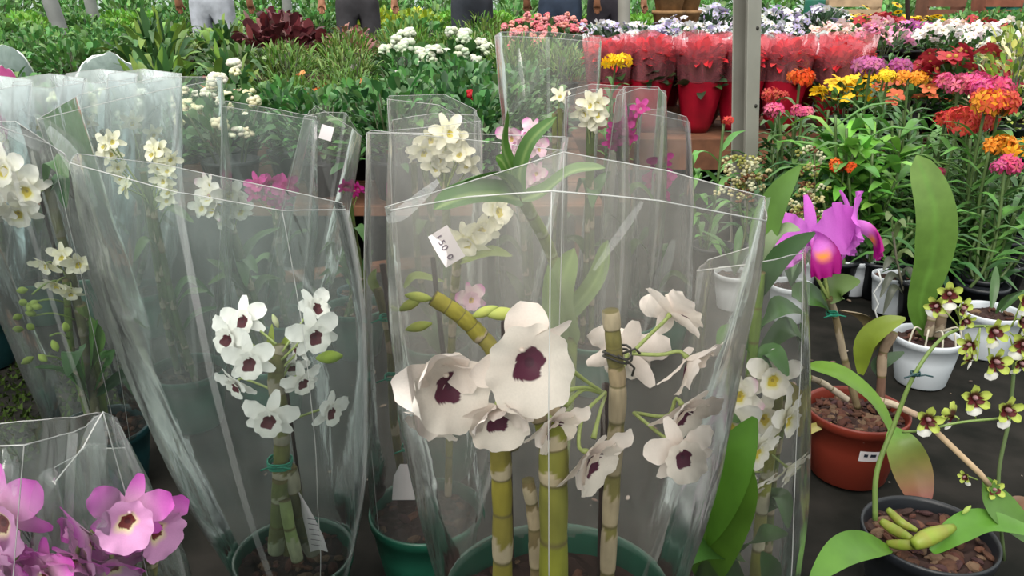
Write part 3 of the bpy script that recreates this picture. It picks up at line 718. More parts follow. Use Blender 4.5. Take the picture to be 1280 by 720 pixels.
for a, b_ in (((95, 400), (40, 395)), ((88, 380), (36, 380)), ((88, 425), (62, 420)), ((92, 460), (48, 445)), ((80, 350), (40, 368))): t.tube(spline([at(*a, DB), at((a[0] + b_[0]) / 2, (a[1] + b_[1]) / 2 - 6, DB - .04), at(*b_, DB - .05)], 6), .0017, 6, (.25, .36, .08))
put('bud_spray', t, M['leaf'], p8)
for (x, y, yaw, pit, rol, var, size) in ((58, 330, -20, -10, 0, 2, .056), (98, 328, 20, 0, 0, 2, .058), (78, 320, 0, 20, 0, 0, .05), (70, 355, -10, -30, 0, 3, .06), (88, 365, 10, -30, 0, 1, .05)):
    flower(p8, 'cream', at(x, y, DB - .03), size, yaw, pit, rol, var, at(85, 350, DB))
for (x, y, yaw, pit, rol, var, size) in ((8, 210, -10, 15, 0, 1, .085), (30, 235, 10, -5, 40, 0, .085), (-5, 250, -30, 0, 0, 1, .09), (22, 262, 10, -20, 0, 2, .08)):
    flower(p8, 'white_eye' if var == 9 else 'white_yellow', at(x, y, DB - .02), size, yaw, pit, rol, var, at(60, 235, DB))
for pts, w_, c in (([(110, 490, DB), (75, 465, DB - .05), (45, 460, DB - .1)], .04, (.05, .18, .03)), ([(118, 490, DB), (135, 452, DB - .05), (130, 440, DB - .06)], .04, (.07, .22, .04)), ([(112, 500, DB), (95, 440, DB - .06), (85, 470, DB - .1)], .04, (.04, .14, .03)), ([(108, 480, DB), (112, 430, DB), (122, 400, DB)], .03, (.07, .2, .03)),
                 ([(118, 495, DB), (160, 470, DB), (175, 500, DB - .04)], .035, (.03, .1, .03)), ([(58, 228, DB), (66, 200, DB - .05), (85, 222, DB - .07)], .03, (.06, .14, .04)), ([(108, 470, DB), (125, 430, DB), (112, 395, DB)], .025, (.12, .25, .05)), ([(60, 240, DB), (75, 225, DB), (82, 260, DB)], .03, (.05, .13, .05))):
    lf = MB(); ribbon(lf, [at(*q) for q in pts], w_, (0, -.6, 1), col=c); put('leaf', lf, M['leaf'], p8)
sleeve('ragged clear sleeve around the budding green orchid at the left edge', BC + V((0, 0, -.02)), .08,
       [at(-70, 170, 1.12), at(0, 158, 1.10), at(62, 180, 1.08), at(86, 203, 1.14), at(80, 192, 1.30), at(20, 152, 1.36), at(-60, 150, 1.32)], 'film_cool_light', .015, .006, seams=(2, 3), soft=(1,), seed=16, front=.6, back=1.2, crease_glints=(([(5, 160, 1.1), (45, 178, 1.08), (84, 204, 1.1)], .02), ([(72, 225, 1.12), (60, 300, 1.13), (50, 360, 1.15)], .02)))

# ---- rear sleeves: each with its own potted orchid
def rear(px, D, label, slabel, top, blooms, kind, m='film', seed=1, canes=2, tint=(.10, .16, .04), leaves=4, bul=.012, seams=(0,), soft=(2,), wr=.004, size=.06, crease_glints=(), grad=0):
    x = (px - 640) / F; b = at(px, 400, D); c = V((b.x, D, 0))
    p = plant(c, label, .08, .13, seed=seed, chips=12)
    rg = random.Random(seed); tops = []
    bx = sum(q[0] for q in blooms) / len(blooms); by = sum(q[1] for q in blooms) / len(blooms)
    for k in range(canes):
        tp = at(bx + rg.uniform(-10, 10), by + rg.uniform(0, 25), D + rg.uniform(-.02, .02))
        cane(p, [c + V((rg.uniform(-.03, .03), rg.uniform(-.03, .03), .11)), c.lerp(tp, .5) + V((rg.uniform(-.02, .02), 0, 0)), tp], .007, 8, c1=tint, seed=seed * 10 + k, frac=.25); tops.append(tp)
    for (bx_, by_, *r) in blooms:
        tp = rg.choice(tops)
        flower(p, r[0] if r else kind, at(bx_, by_, D - .03 + rg.uniform(-.02, .02)), size * rg.uniform(.85, 1.1), rg.uniform(-45, 45), rg.uniform(-20, 35), rg.uniform(-30, 30), rg.randrange(4), tp.lerp(c + V((0, 0, .1)), .12), sr=.0016)
    for k in range(leaves):
        z = rg.uniform(.25, .75); q = c.lerp(tops[k % canes], z) + V((0, 0, .04)); a = rg.uniform(0, 2 * PI); d = V((math.cos(a), math.sin(a) * .7, 0))
        lf = MB(); ribbon(lf, [q, q + d * .04 + V((0, 0, .05)), q + d * .09 + V((0, 0, rg.uniform(.0, .08)))], .026, (0, -.3, 1), col=(.06 + rg.random() * .04, .17, .04)); put('leaf', lf, M['leaf'], p)
    if top: sleeve(slabel, c + V((0, 0, .11)), .075, [at(*q) for q in top], m, bul, wr, seams=seams, soft=soft, seed=seed, crease_glints=crease_glints, grad=grad)
    return p

rear(545, 1.36, 'cream white orchid behind the squared sleeve of the middle pot', 'clear sleeve with a slanting mouth around the cream white orchid in the middle',
     [(488, 163, 1.24), (545, 158, 1.22), (600, 151, 1.24), (597, 144, 1.42), (540, 142, 1.46), (490, 150, 1.42)],
     [(538, 172), (555, 182), (572, 172), (550, 195), (530, 188), (575, 192), (560, 165), (545, 208), (585, 205)], 'cream', 'film', 61, size=.062)
rear(545, 1.7, 'leafy orchid not yet in bloom behind the cream white orchid', 'clear sleeve with a folded back edge behind the cream white orchid',
     [(484, 124, 1.56), (548, 131, 1.52), (597, 158, 1.58), (596, 138, 1.80), (556, 118, 1.86), (487, 120, 1.8)], [(520, 190)], 'cream', 'film', 62, leaves=3)
rear(662, 1.75, 'blush pink orchid under the tall sleeve in the middle', 'low clear sleeve around the blush pink orchid in the middle',
     [(625, 200, 1.6), (660, 205, 1.58), (705, 185, 1.6), (703, 172, 1.78), (655, 168, 1.82), (628, 180, 1.78)],
     [(640, 170), (655, 180), (665, 165), (640, 195), (660, 205), (672, 185), (650, 225), (672, 215)], 'blush', 'film', 63, size=.066)
rear(690, 2.05, 'tall bare cane orchid without blooms in the tallest sleeve', 'tallest clear sleeve with a bright diagonal fold, centre back',
     [(619, 45, 1.92), (685, 47, 1.86), (752, 53, 1.92), (750, 47, 2.12), (690, 40, 2.16), (625, 40, 2.12)], [(700, 120)], 'cream', 'film', 64, canes=3, tint=(.22, .27, .06), leaves=3, seams=(0, 2), soft=(1,), crease_glints=(([(684, 48, 1.87), (668, 100, 1.9), (614, 168, 1.94)], .022), ([(648, 60, 2.1), (655, 120, 2.06)], .012)))
rear(742, 1.72, 'pale cream orchid bloom in the sleeve beside the tallest one', 'clear sleeve with a rounded top around a pale cream bloom',
     [(706, 122, 1.62), (740, 112, 1.58), (780, 112, 1.6), (783, 108, 1.8), (740, 105, 1.82), (710, 112, 1.8)], [(738, 130), (745, 142), (730, 140), (748, 128), (740, 152)], 'cream', 'film', 65, size=.07)
rear(780, 1.82, 'dark magenta orchid in the rounded sleeve left of the red plants', 'clear sleeve with a curled right edge around the dark magenta orchid',
     [(770, 120, 1.72), (800, 110, 1.68), (830, 113, 1.7), (834, 122, 1.76), (822, 108, 1.92), (780, 108, 1.92)], [(780, 160), (775, 170), (786, 172), (770, 162), (765, 178), (800, 135), (788, 150)], 'magenta', 'film', 66, size=.05)
rear(826, 1.95, 'bright pink orchid in the short sleeve beside the steel post', 'short clear sleeve around the bright pink orchid near the red plants',
     [(797, 140, 1.84), (830, 146, 1.82), (860, 152, 1.86), (858, 146, 2.0), (830, 138, 2.04), (800, 135, 2.0)], [(825, 200), (822, 215), (830, 225), (815, 228), (828, 240)], 'magenta', 'film', 67, size=.066)
rear(225, 1.55, 'cream orchid with two hanging sprays at the upper left', 'wide clear sleeve with a sloping mouth around the cream orchid at the upper left',
     [(46, 150, 1.38), (150, 124, 1.36), (215, 110, 1.34), (278, 99, 1.38), (277, 96, 1.60), (200, 96, 1.64), (100, 118, 1.62)],
     [(132, 182), (138, 192), (146, 208), (152, 222), (157, 235), (140, 176), (198, 185), (204, 200), (198, 208), (210, 212), (204, 225), (212, 240), (207, 250), (192, 192), (213, 198)], 'cream', 'film_cool_light', 68, canes=3, leaves=6, seams=(0, 3), size=.05, crease_glints=(([(42, 142, 1.37), (90, 178, 1.38), (136, 214, 1.40)], .018), ([(60, 150, 1.37), (100, 188, 1.39), (140, 225, 1.40)], .012)))
rear(330, 1.60, 'white orchid with yellow centres behind the small flowered plant', 'clear sleeve with slanting sides around the yellow centred white orchid',
     [(277, 133, 1.48), (335, 141, 1.44), (392, 150, 1.48), (396, 146, 1.66), (330, 134, 1.7), (282, 126, 1.66)],
     [(262, 245), (285, 240), (268, 262), (290, 258), (252, 258), (278, 250), (300, 262), (282, 275), (262, 232), (296, 244)], 'white_yellow', 'film_cool_light', 69, canes=3, leaves=7, seams=(0, 2), size=.06, crease_glints=(([(394, 150, 1.5), (382, 190, 1.5), (366, 240, 1.52)], .026), ([(280, 180, 1.5), (295, 215, 1.5), (318, 260, 1.5)], .016)))
rear(362, 1.85, 'hot pink orchid showing behind the yellow centred white one', 'clear sleeve around the hot pink orchid with a white tag on its rim',
     [(380, 146, 1.72), (405, 140, 1.7), (432, 141, 1.72), (452, 172, 1.8), (440, 160, 1.94), (395, 132, 1.94)], [(322, 230), (330, 240), (338, 228), (355, 240), (350, 252), (318, 240), (358, 232)], 'magenta', 'film', 70, canes=2, leaves=5, size=.06, crease_glints=(([(397, 150, 1.7), (405, 190, 1.71), (414, 240, 1.72)], .022),))
rear(445, 1.92, 'green leafed orchid with a small red bud cluster left of the middle sleeves', None, None, [(430, 232), (448, 234), (442, 240)], 'magenta', 'film', 71, leaves=9, size=.04, canes=3)
# left rear: four sleeves in a row, their white glare painted as dense haze
for k, (px, D, y) in enumerate(((-5, 2.05, 100), (62, 2.15, 98), (126, 2.2, 92), (180, 2.05, 92))):
    where = ('at the left edge', 'second from the left edge', 'third from the left edge', 'at the right end, touching the sloping sleeve')[k]
    rear(px, D, 'small green orchid inside the glare-whitened sleeve ' + where, 'glare-whitened sleeve of the bright back row, ' + where,
         [(px - 46, y + 8, D - .11), (px, y + 12, D - .13), (px + 44, y + 5, D - .1), (px + 46, y, D + .08), (px, y - 6, D + .12), (px - 44, y, D + .1)], [(px - 15, y + 60), (px + 12, y + 75)], 'cream', 'film_glare', 80 + k, leaves=5, wr=.008, grad=.9)

# loose white tag clipped on the sleeve rim
tg = MB(); o_ = at(408, 166, 1.69); R = facing(10, 15, -18); tg.box(o_, (.026, .03, .0006), R)
tag(put('rim_tag', tg, M['paper'], None, o_, smooth=False), 'blank white tag clipped to the sleeve rim left of centre', 'tag')

# side pots on the dark ground at the left and in the gap
gp = plant(ground(452, 412, .0) + V((0, 0, 0)), 'small dark pot with a clear film collar in the gap between the sleeves', .06, .12, 'teal_pot', seed=91, name='potted_orchid')
for k in range(3):
    g0 = V(gp['org']) + V((0, 0, .1)); lf = MB(); ribbon(lf, [g0, g0 + V((-.02 + .02 * k, 0, .09)), g0 + V((-.05 + .05 * k, -.02, .14))], .02, (0, -1, .5), col=(.06, .15, .04)); put('leaf', lf, M['leaf'], gp)
ep = plant(ground(-12, 455, .0), 'teal pot cut off by the left edge, standing beyond the moss', .075, .13, 'teal_pot', seed=92)
for k in range(4):
    g0 = V(ep['org']) + V((0, 0, .1)); lf = MB(); ribbon(lf, [g0, g0 + V((-.04 + .03 * k, 0, .09)), g0 + V((-.1 + .05 * k, -.02, .12))], .02, (0, -1, .5), col=(.06, .15, .04)); put('leaf', lf, M['leaf'], ep)
# ================================================================== right: cattleya, pots and spotted orchids on the dark floor
# ---- terracotta coloured pot with the cattleya
TC_ = ground(1072, 510, .14); ct = V((TC_.x, TC_.y, 0)); DT = TC_.y
pt = plant(ct, 'magenta cattleya orchid in the terracotta coloured pot with a white label', .094, .14, 'terracotta_pot', seed=101, chips=230, group=None)
# label stuck on the pot wall
th0 = math.atan2(-1, -.02); rr = .0915; lb = MB(); rows = []
for i in range(9):
    a = th0 + (i / 8 - .5) * .50
    rows.append([(ct.x + math.cos(a) * rr * f, ct.y + math.sin(a) * rr * f, z) for z, f in ((.074, .905), (.098, .972))])
lb.grid(rows); lo = put('pot_label', lb, M['paper'], pt); lo['label'] = 'small white label'
ik = MB()
for i0, i1 in ((.18, .34), (.44, .68)):
    ik.grid([[(ct.x + math.cos(a) * rr * f, ct.y + math.sin(a) * rr * f, z) for z, f in ((.085, .945), (.092, .965))] for a in [th0 + (i0 + (i1 - i0) * j / 4 - .5) * .50 for j in range(5)]])
put('printed_mark', ik, M['inkdark'], lo)
cane(pt, [at(1072, 510, DT + .02), at(1056, 450, DT + .03), at(1044, 395, DT + .02), at(1036, 372, DT)], .0068, 3, c1=(.26, .2, .11), c2=(.36, .28, .2), seed=102, frac=1.0)
cane(pt, [at(1100, 505, DT + .03), at(1102, 470, DT + .03), at(1104, 440, DT + .04), at(1118, 415, DT + .04)], .0085, 3, c1=(.18, .10, .07), c2=(.25, .15, .10), seed=103, frac=.9)
cane(pt, [at(1012, 472, DT - .02), at(1030, 480, DT), at(1060, 500, DT)], .006, 3, c1=(.42, .35, .26), c2=(.5, .42, .32), seed=104, frac=.8)
cane(pt, [at(1085, 497, DT), at(1115, 505, DT - .02), at(1148, 520, DT - .05)], .0065, 3, c1=(.45, .33, .24), c2=(.5, .4, .3), seed=105, frac=.8)
tie(pt, at(1040, 393, DT), .010)
for pts, w_, nr, c, c2, wf in (
    ([(1118, 545, 1.20), (1092, 500, 1.24), (1050, 468, 1.27), (1009, 456, 1.30)], .042, (.3, -.5, 1), (.13, .27, .02), None, wf_paddle), ([(1076, 468, DT + .02), (1082, 430, DT + .02), (1105, 408, DT + .01), (1132, 398, DT)], .044, (-.6, -.6, .8), (.22, .30, .03), None, wf_leaf),
    ([(1075, 455, DT + .07), (1096, 420, DT + .06), (1080, 395, DT + .06), (1050, 388, DT + .05)], .036, (0, -.5, -1), (.17, .16, .05), (.4, .3, .2), wf_leaf), ([(1042, 395, DT + .03), (1020, 372, DT), (990, 370, DT - .02)], .06, (0, -.5, .8), (.05, .15, .02), None, wf_paddle),
    ([(1116, 535, 1.18), (1126, 555, 1.15), (1140, 590, 1.13), (1152, 632, 1.10)], .062, (-.2, -1, .5), (.12, .30, .03), (.26, .05, .05), wf_wide), ([(1098, 470, DT + .05), (1100, 455, DT + .05), (1130, 440, DT + .06)], .03, (0, -.6, 1), (.05, .1, .04), None, wf_leaf),
    ([(1035, 378, DT), (1046, 360, DT), (1075, 352, DT - .02)], .05, (0, -.8, 1), (.14, .24, .06), None, wf_leaf), ([(1000, 625, DT - .02), (1004, 560, DT - .03), (1006, 540, DT - .03), (1040, 528, DT - .04)], .022, (-.6, -.6, .3), (.24, .3, .06), (.42, .34, .1), wf_strap)):
    lf = MB(); ribbon(lf, [at(*q) for q in pts], w_, nr, wf, .22, 16, 8, c, c2, None, thick=.0014); put('leaf', lf, M['leaf'], pt)
flower(pt, 'cattleya', at(1014, 300, DT - .04), .150, 12, 4, 8, 0, at(1036, 374, DT), label='large frilled magenta bloom', sr=.003)
flower(pt, 'cattleya', at(1064, 288, DT), .145, 78, 8, -30, 1, at(1036, 374, DT), label='magenta bloom turned to the side', sr=.003)

# ---- black pot with spotted orchids (flower spike arching to the right)
KC = ground(1162, 665, .13); ck = V((KC.x, KC.y, 0)); DK = KC.y
pk = plant(ck, 'spotted green and maroon orchid in the black pot at the lower right', .094, .13, 'black_pot', seed=111, chips=110, group=None)
sp = MB(); sp.tube(spline([at(1094, 650, DK - .02), at(1096, 590, DK), at(1118, 530, DK + .02), at(1142, 470, DK + .03), at(1175, 425, DK + .05), at(1210, 409, DK + .07), at(1262, 408, DK + .08)], 30), [.0042 - .0025 * i / 30 for i in range(31)], 8, (.16, .24, .06))
put('flower_spike', sp, M['leaf'], pk)
sp = MB(); sp.tube(spline([at(1128, 540, DK), at(1155, 538, DK - .02), at(1200, 528, DK - .03), at(1262, 522, DK - .04)], 16), .0018, 7, (.2, .3, .08)); put('flower_spike', sp, M['leaf'], pk)
sp = MB(); sp.tube(spline([at(1255, 700, DK + .04), at(1248, 600, DK + .04), at(1262, 520, DK + .05), at(1270, 430, DK + .06)], 16), .0028, 7, (.14, .2, .08)); put('flower_spike', sp, M['leaf'], pk)
tie(pk, at(1144, 468, DK + .03), .006, 'teal_pot')
st_ = MB(); st_.tube([at(1160, 530, DK - .0), at(1225, 592, DK - .02), at(1236, 606, DK - .02)], .0042, 8); put('bamboo_splint', st_, M['stick'], pk)
for (x, y, dd, yaw, pit, rol, var, size, sx, sy) in (
    (1186, 368, .06, -20, 20, 10, 0, .045, 1205, 410), (1200, 385, .07, 30, 10, 40, 1, .042, 1205, 410), (1172, 382, .05, -50, 0, -30, 2, .040, 1200, 410), (1205, 400, .06, 10, -10, 10, 0, .036, 1205, 412),
    (1241, 414, .05, 5, 10, 4, 0, .050, 1230, 408), (1242, 452, .04, 5, 12, -8, 1, .054, 1235, 425), (1214, 432, .06, -60, 15, 20, 2, .044, 1225, 410), (1216, 448, .04, -120, 15, 60, 0, .040, 1225, 410),
    (1276, 400, .06, 20, 10, 30, 1, .05, 1262, 410), (1278, 430, .05, -20, 10, -20, 2, .05, 1262, 415), (1274, 452, .05, 10, -10, 0, 0, .044, 1262, 420), (1282, 375, .05, 0, 10, 0, 1, .045, 1265, 408),
    (1217, 497, -.03, -10, 14, 8, 1, .050, 1220, 525), (1256, 512, -.04, 8, 14, -4, 0, .052, 1250, 524), (1193, 520, -.02, -150, 10, 10, 2, .046, 1195, 530), (1158, 524, -.02, -5, 14, -6, 2, .050, 1150, 538),
    (1240, 612, .0, 10, 25, 5, 0, .040, 1225, 595), (1208, 596, -.01, -70, 0, 30, 1, .026, 1222, 600)):
    flower(pk, 'encyclia', at(x, y, DK + dd), size, yaw, pit, rol, var, at(sx, sy, DK + dd + .01), sr=.0011, scol=(.3, .4, .1), sag=.05)
bud(pk, at(1214, 632, DK - .02), .018, (-.6, -.2, -.5), (.34, .44, .1))
for pts, w_, nr, c, c2, wf in (
    ([(1112, 686, DK - .04), (1085, 682, DK - .10), (1050, 692, DK - .15), (1012, 728, DK - .19)], .044, (.2, -.4, 1), (.12, .29, .03), None, wf_leaf), ([(1165, 690, DK - .06), (1195, 665, DK - .04), (1235, 652, DK - .03), (1310, 672, DK - .06)], .040, (0, -.45, 1), (.11, .29, .03), None, wf_leaf),
    ([(1230, 598, DK), (1240, 625, DK - .01), (1265, 650, DK - .02), (1310, 690, DK - .03)], .052, (.3, -.8, .6), (.11, .24, .04), None, wf_leaf), ([(1255, 640, DK + .05), (1275, 632, DK + .04), (1300, 640, DK + .02)], .03, (0, -.6, 1), (.2, .1, .05), None, wf_leaf)):
    lf = MB(); ribbon(lf, [at(*q) for q in pts], w_, nr, wf, .25, 16, 8, c, c2, None, thick=.0012); put('leaf', lf, M['leaf'], pk)
for pts, r, sd in (([(1108, 688, DK - .03), (1130, 690, DK - .05), (1150, 688, DK - .06)], .007, 112), ([(1100, 660, DK), (1118, 672, DK - .02), (1138, 682, DK - .05)], .0075, 113), ([(1140, 690, DK - .07), (1160, 680, DK - .06), (1190, 668, DK - .04)], .011, 114),
                 ([(1108, 645, DK + .01), (1125, 662, DK), (1145, 672, DK - .02)], .006, 115)):
    pb = MB(); pb.tube(spline([at(*q) + V((0, 0, .012)) for q in pts], 12), [r * (.35 + .75 * math.sin(PI * min(1, (i + 1.5) / 14)) ** .8) for i in range(13)], 12, [mixc((.24, .32, .04), (.30, .24, .06), .6 * (i % 5) / 5) for i in range(13)]); put('pseudobulb', pb, M['leaf'], pk)

# ---- white pots behind
def wpot(px, py, r, h, label, seed, hrow=None):
    c = ground(px, py, h); return plant(V((c.x, c.y, 0)), label, r, h, 'white_pot', seed, 24, group='potted orchids in white plastic pots'), c
w1, wc1 = wpot(1160, 419, .077, .12, 'white pot with one tall paddle shaped leaf', 121)
lf = MB(); ribbon(lf, [at(1166, 425, 1.77), at(1150, 385, 1.75), at(1166, 320, 1.74), at(1168, 260, 1.74), at(1146, 194, 1.77)], .092, (-.15, -1, .25), wf_paddle, .16, 22, 8, (.105, .235, .03), (.16, .27, .06), (.14, .3, .05), thick=.002); put('leaf', lf, M['leaf'], w1)
for pts, r, sd in (([(1172, 420, 1.75), (1176, 395, 1.75), (1185, 380, 1.76)], .015, 122), ([(1160, 420, 1.73), (1164, 400, 1.73), (1166, 388, 1.74)], .010, 124)): cane(w1, [at(*q) for q in pts], r, 2, c1=(.17, .12, .09), c2=(.3, .24, .17), seed=sd, frac=.7, name='pseudobulb')
rt_ = MB()
for k in range(5):
    a = -2.6 + k * .5; b0 = wc1 + V((math.cos(a) * .03, math.sin(a) * .03, .02)); rt_.tube(spline([b0, b0 + V((math.cos(a) * .03, math.sin(a) * .03, .012)), b0 + V((math.cos(a) * .045, math.sin(a) * .045, -.03))], 8), .0022, 6, (.45, .42, .34))
put('aerial_roots', rt_, M['matte'], w1)
w2, wc2 = wpot(1068, 322, .063, .115, 'white pot straight behind the magenta cattleya bloom', 125)
w3, wc3 = wpot(1117, 343, .058, .115, 'white pot half hidden by a sprig of small dark leaves', 126)
w4, wc4 = wpot(1240, 388, .074, .12, 'white pot with reddish mix behind the spotted blooms', 127)
for p_, c_, n in ((w2, wc2, 5), (w4, wc4, 3)):
    for k in range(n):
        a = rng.uniform(0, 6.28); d = V((math.cos(a), math.sin(a), 0)); lf = MB()
        ribbon(lf, [c_ + d * .02, c_ + d * .05 + V((0, 0, .05)), c_ + d * .10 + V((0, 0, .05 if n > 3 else .09))], .022, (0, -.3, 1), col=(.06, .13, .04)); put('leaf', lf, M['leaf'], p_)
t = MB(); D_ = wc3.y - .07
t.tube(spline([wc3 + V((0, -.02, .0)), at(1132, 372, D_), at(1122, 330, D_), at(1116, 290, D_)], 12), .0035, 7, (.16, .15, .11)); put('stem', t, M['matte'], w3)
for k, (sx, sy, ex, ey) in enumerate(((1130, 368, 1104, 392), (1128, 352, 1100, 372), (1126, 345, 1146, 360), (1122, 332, 1104, 338), (1120, 325, 1142, 322), (1118, 310, 1098, 312), (1117, 300, 1132, 284), (1131, 375, 1150, 388), (1116, 292, 1108, 276))):
    lf = MB(); ribbon(lf, [at(sx, sy, D_), at((sx + ex) / 2, min(sy, ey) - 8, D_ - .02), at(ex, ey, D_ - .04)], .022, (0, -.6, 1), col=(.075, .085, .06) if k < 4 else (.12, .17, .06)); put('leaf', lf, M['leaf'], w3)
# zigzag of white wire leaning on that pot
zz = MB(); zz.tube([(at(x, y, 1.98) if y < 400 else V((at(1108, 402, 1.98).x, 1.97, .003))) for x, y in ((1098, 338), (1102, 352), (1092, 366), (1098, 380), (1094, 388), (1108, 412))], .0022, 6); zo = V(at(1108, 402, 1.98))
tag(put('bent_wire', zz, plain('white_wire', (206, 208, 206), .5), None, V((zo.x, zo.y, 0))), 'bent white wire zigzag leaning at the half hidden white pot', 'wire')

# ================================================================== setting: floor, moss, debris, benches, posts
g = MB(); nx, ny = 60, 80; rows = []
for j in range(ny + 1):
    y = -1.5 + 40 * (j / ny) ** 2.2; row = []
    for i in range(nx + 1):
        x = (i / nx - .5) * 2 * (4 + y * 1.0); row.append((x, y, .006 * noise.noise(V((x * 5, y * 5, 0))) - .006))
    rows.append(row)
g.grid(rows); struct('ground', g, M['ground'], True)
ms = MB(); rg = random.Random(5); mc = ground(45, 500)
for _ in range(1500):
    a = rg.uniform(0, 6.28); r = math.sqrt(rg.random()); x = mc.x + math.cos(a) * r * .26; y = mc.y + math.sin(a) * r * .30
    h = .004 + .010 * rg.random(); w_ = .006
    b_ = len(ms.v); d = rg.uniform(0, 6.28)
    for q in ((x - w_ * math.cos(d), y - w_ * math.sin(d), -.002), (x + w_ * math.cos(d), y + w_ * math.sin(d), -.002), (x + rg.uniform(-.01, .01), y + rg.uniform(-.01, .01), h)): ms.v.append(q); ms.c.append((1, 1, 1))
    ms.f.append((b_, b_ + 1, b_ + 2))
tag(put('moss', ms, M['moss'], None, (mc.x, mc.y, 0)), 'patch of green moss on the dark floor at the left', 'moss', kind='stuff')
db = MB()
for _ in range(170):
    y = rg.uniform(.75, 2.4); x = rg.uniform(-.7, .85) * y; R = Matrix.Rotation(rg.uniform(0, 6), 3, 'Z'); s = rg.uniform(.3, 1.0) ** 2
    db.ball((x, y, .001), .011 * s, 6, 4, rg.choice(((.28, .24, .2), (.14, .09, .07), (.2, .15, .11), (.35, .3, .26), (.08, .06, .05))), (1.4, .7, .35), R)
tag(put('bark_debris', db, M['chip'], None, (0, 1.5, 0)), 'scattered bark chips and dry bits on the dark floor', 'debris', kind='stuff')

def bench(x0, x1, y0, y1, h, label, planks=4, fb=.034, m='wood'):
    c = V(((x0 + x1) / 2, (y0 + y1) / 2, 0)); rt = root('plant_bench', c, label, 'plant bench', 'low wooden plant benches')
    for k in range(planks):
        mb = MB(); y = y0 + (y1 - y0) * (k + .5) / planks
        mb.box((c.x, y, h - .012), (x1 - x0, (y1 - y0) / planks * .9, .024)); put('plank', mb, M[m], rt, smooth=False, bevel=.003)
    mb = MB(); mb.box((c.x, y0 - .012, h - fb / 2 + .002), (x1 - x0, .024, fb)); put('front_board', mb, M[m], rt, smooth=False, bevel=.003)
    n = max(2, int((x1 - x0) / 1.1) + 1)
    for k in range(n):
        x = x0 + .06 + (x1 - x0 - .12) * k / (n - 1)
        for y in (y0 + .04, y1 - .04):
            mb = MB(); mb.box((x, y, (h - .024) / 2), (.06, .06, h - .026)); put('leg', mb, M[m], rt, smooth=False, bevel=.003)
    return rt
BH = .24
bench(-2.9, .30, 2.55, 3.95, BH, 'low wooden bench under the glossy shrubs behind the sleeves')
bench(.30, 1.80, 3.88, 4.70, BH, 'low wooden bench carrying the red wrapped plants', fb=.15)
bench(1.95, 3.3, 3.55, 4.7, BH, 'low wooden bench under the pink and white flowers at the right')
bench(-4.9, .9, 4.25, 6.3, BH + .10, 'wide wooden bench under the herbs and hydrangeas in the middle distance')
bench(.95, 4.6, 4.85, 6.75, BH + .20, 'wooden bench under the violets and salmon mounds beyond the post')
bench(-7.4, 1.2, 7.45, 9.6, BH + .18, 'wide bench of nursery trays below the walkers')
bench(1.4, 6.8, 7.45, 9.6, BH + .18, 'bench under the yellow daisies at the far right')
# plank lying on the floor in the gap between the sleeves
pl = MB(); a, b_ = ground(352, 352), ground(545, 330)
ang_ = math.atan2(b_.y - a.y, b_.x - a.x); pl.box((a + b_) / 2 + V((0, 0, .014)), ((b_ - a).length, .05, .028), Matrix.Rotation(ang_, 3, 'Z'))
tag(put('loose_plank', pl, M['wood'], None, (a + b_) / 2, smooth=False, bevel=.003), 'loose wooden plank on the floor in the gap left of the middle sleeves', 'plank')

# posts: steel channel in the middle, thin grey poles behind
def pole(px0, py0, px1, py1, D, r, label, name='roof_pole', m='pole'):
    b = at(px1, py1, D); t_ = at(px0, py0, D); d = (t_ - b).normalized(); foot = b - d * (b.z / d.z); top = b + d * ((2.6 - b.z) / d.z)
    mb = MB(); mb.tube([foot.lerp(top, i / 6) for i in range(7)], r, 12)
    o = put(name, mb, M[m], None, foot); return tag(o, label, 'post')
pd = 2.88; bt = at(931, 180, pd); tp_ = at(934, 0, pd); d = (tp_ - bt).normalized(); ft = bt - d * (bt.z / d.z); tt = bt + d * ((2.6 - bt.z) / d.z)
Rz = Matrix.Rotation(math.radians(215), 3, 'Z')
mb = MB(); prof = [(-.034, -.034), (.034, -.034), (.034, -.029), (-.029, -.029), (-.029, .029), (.034, .029), (.034, .034), (-.034, .034)]
mb.grid([[q + Rz @ V((x, y, 0)) for x, y in prof] for q in (ft, ft.lerp(tt, .5), tt)], None, True, True, True)
po_ = root('steel_post', ft, 'square grey steel post standing behind the red wrapped plants', 'post')
put('channel', mb, M['steel'], po_, smooth=False, bevel=.002)
fl_ = MB(); fl_.box(ft + V((0, 0, .004)), (.13, .13, .008), Rz); put('base_plate', fl_, M['steel'], po_, smooth=False, bevel=.002)
fl_ = MB()
for z in (.78, .52): fl_.ball(ft.lerp(tt, z / 2.6) + Rz @ V((-.012, .035, 0)), .007, 8, 6, sc3=(1, .5, 1))
put('bolt', fl_, M['wire'], po_)
pole(62, 0, 84, 62, 6.8, .06, 'leaning grey pole at the upper left')
pole(112, 0, 122, 42, 8.2, .055, 'thin grey pole right of the leaning one')
pole(358, 0, 361, 26, 9.9, .055, 'thin grey pole above the dark red coleus')
pole(570, 0, 571, 14, 9.9, .05, 'thin grey pole beside the person with a bare arm')
pole(780, 0, 780, 24, 6.75, .05, 'grey steel pole between the orange shirt and the violets', m='steel')
pole(1134, 0, 1135, 26, 7.05, .018, 'thin dark pole beside the yellow daisies', m='stake')
# ================================================================== the nursery behind
def jit(c, s, rg): k = 1 + rg.uniform(-s, s); return tuple(max(0, x * k * (1 + rg.uniform(-s * .4, s * .4))) for x in c)

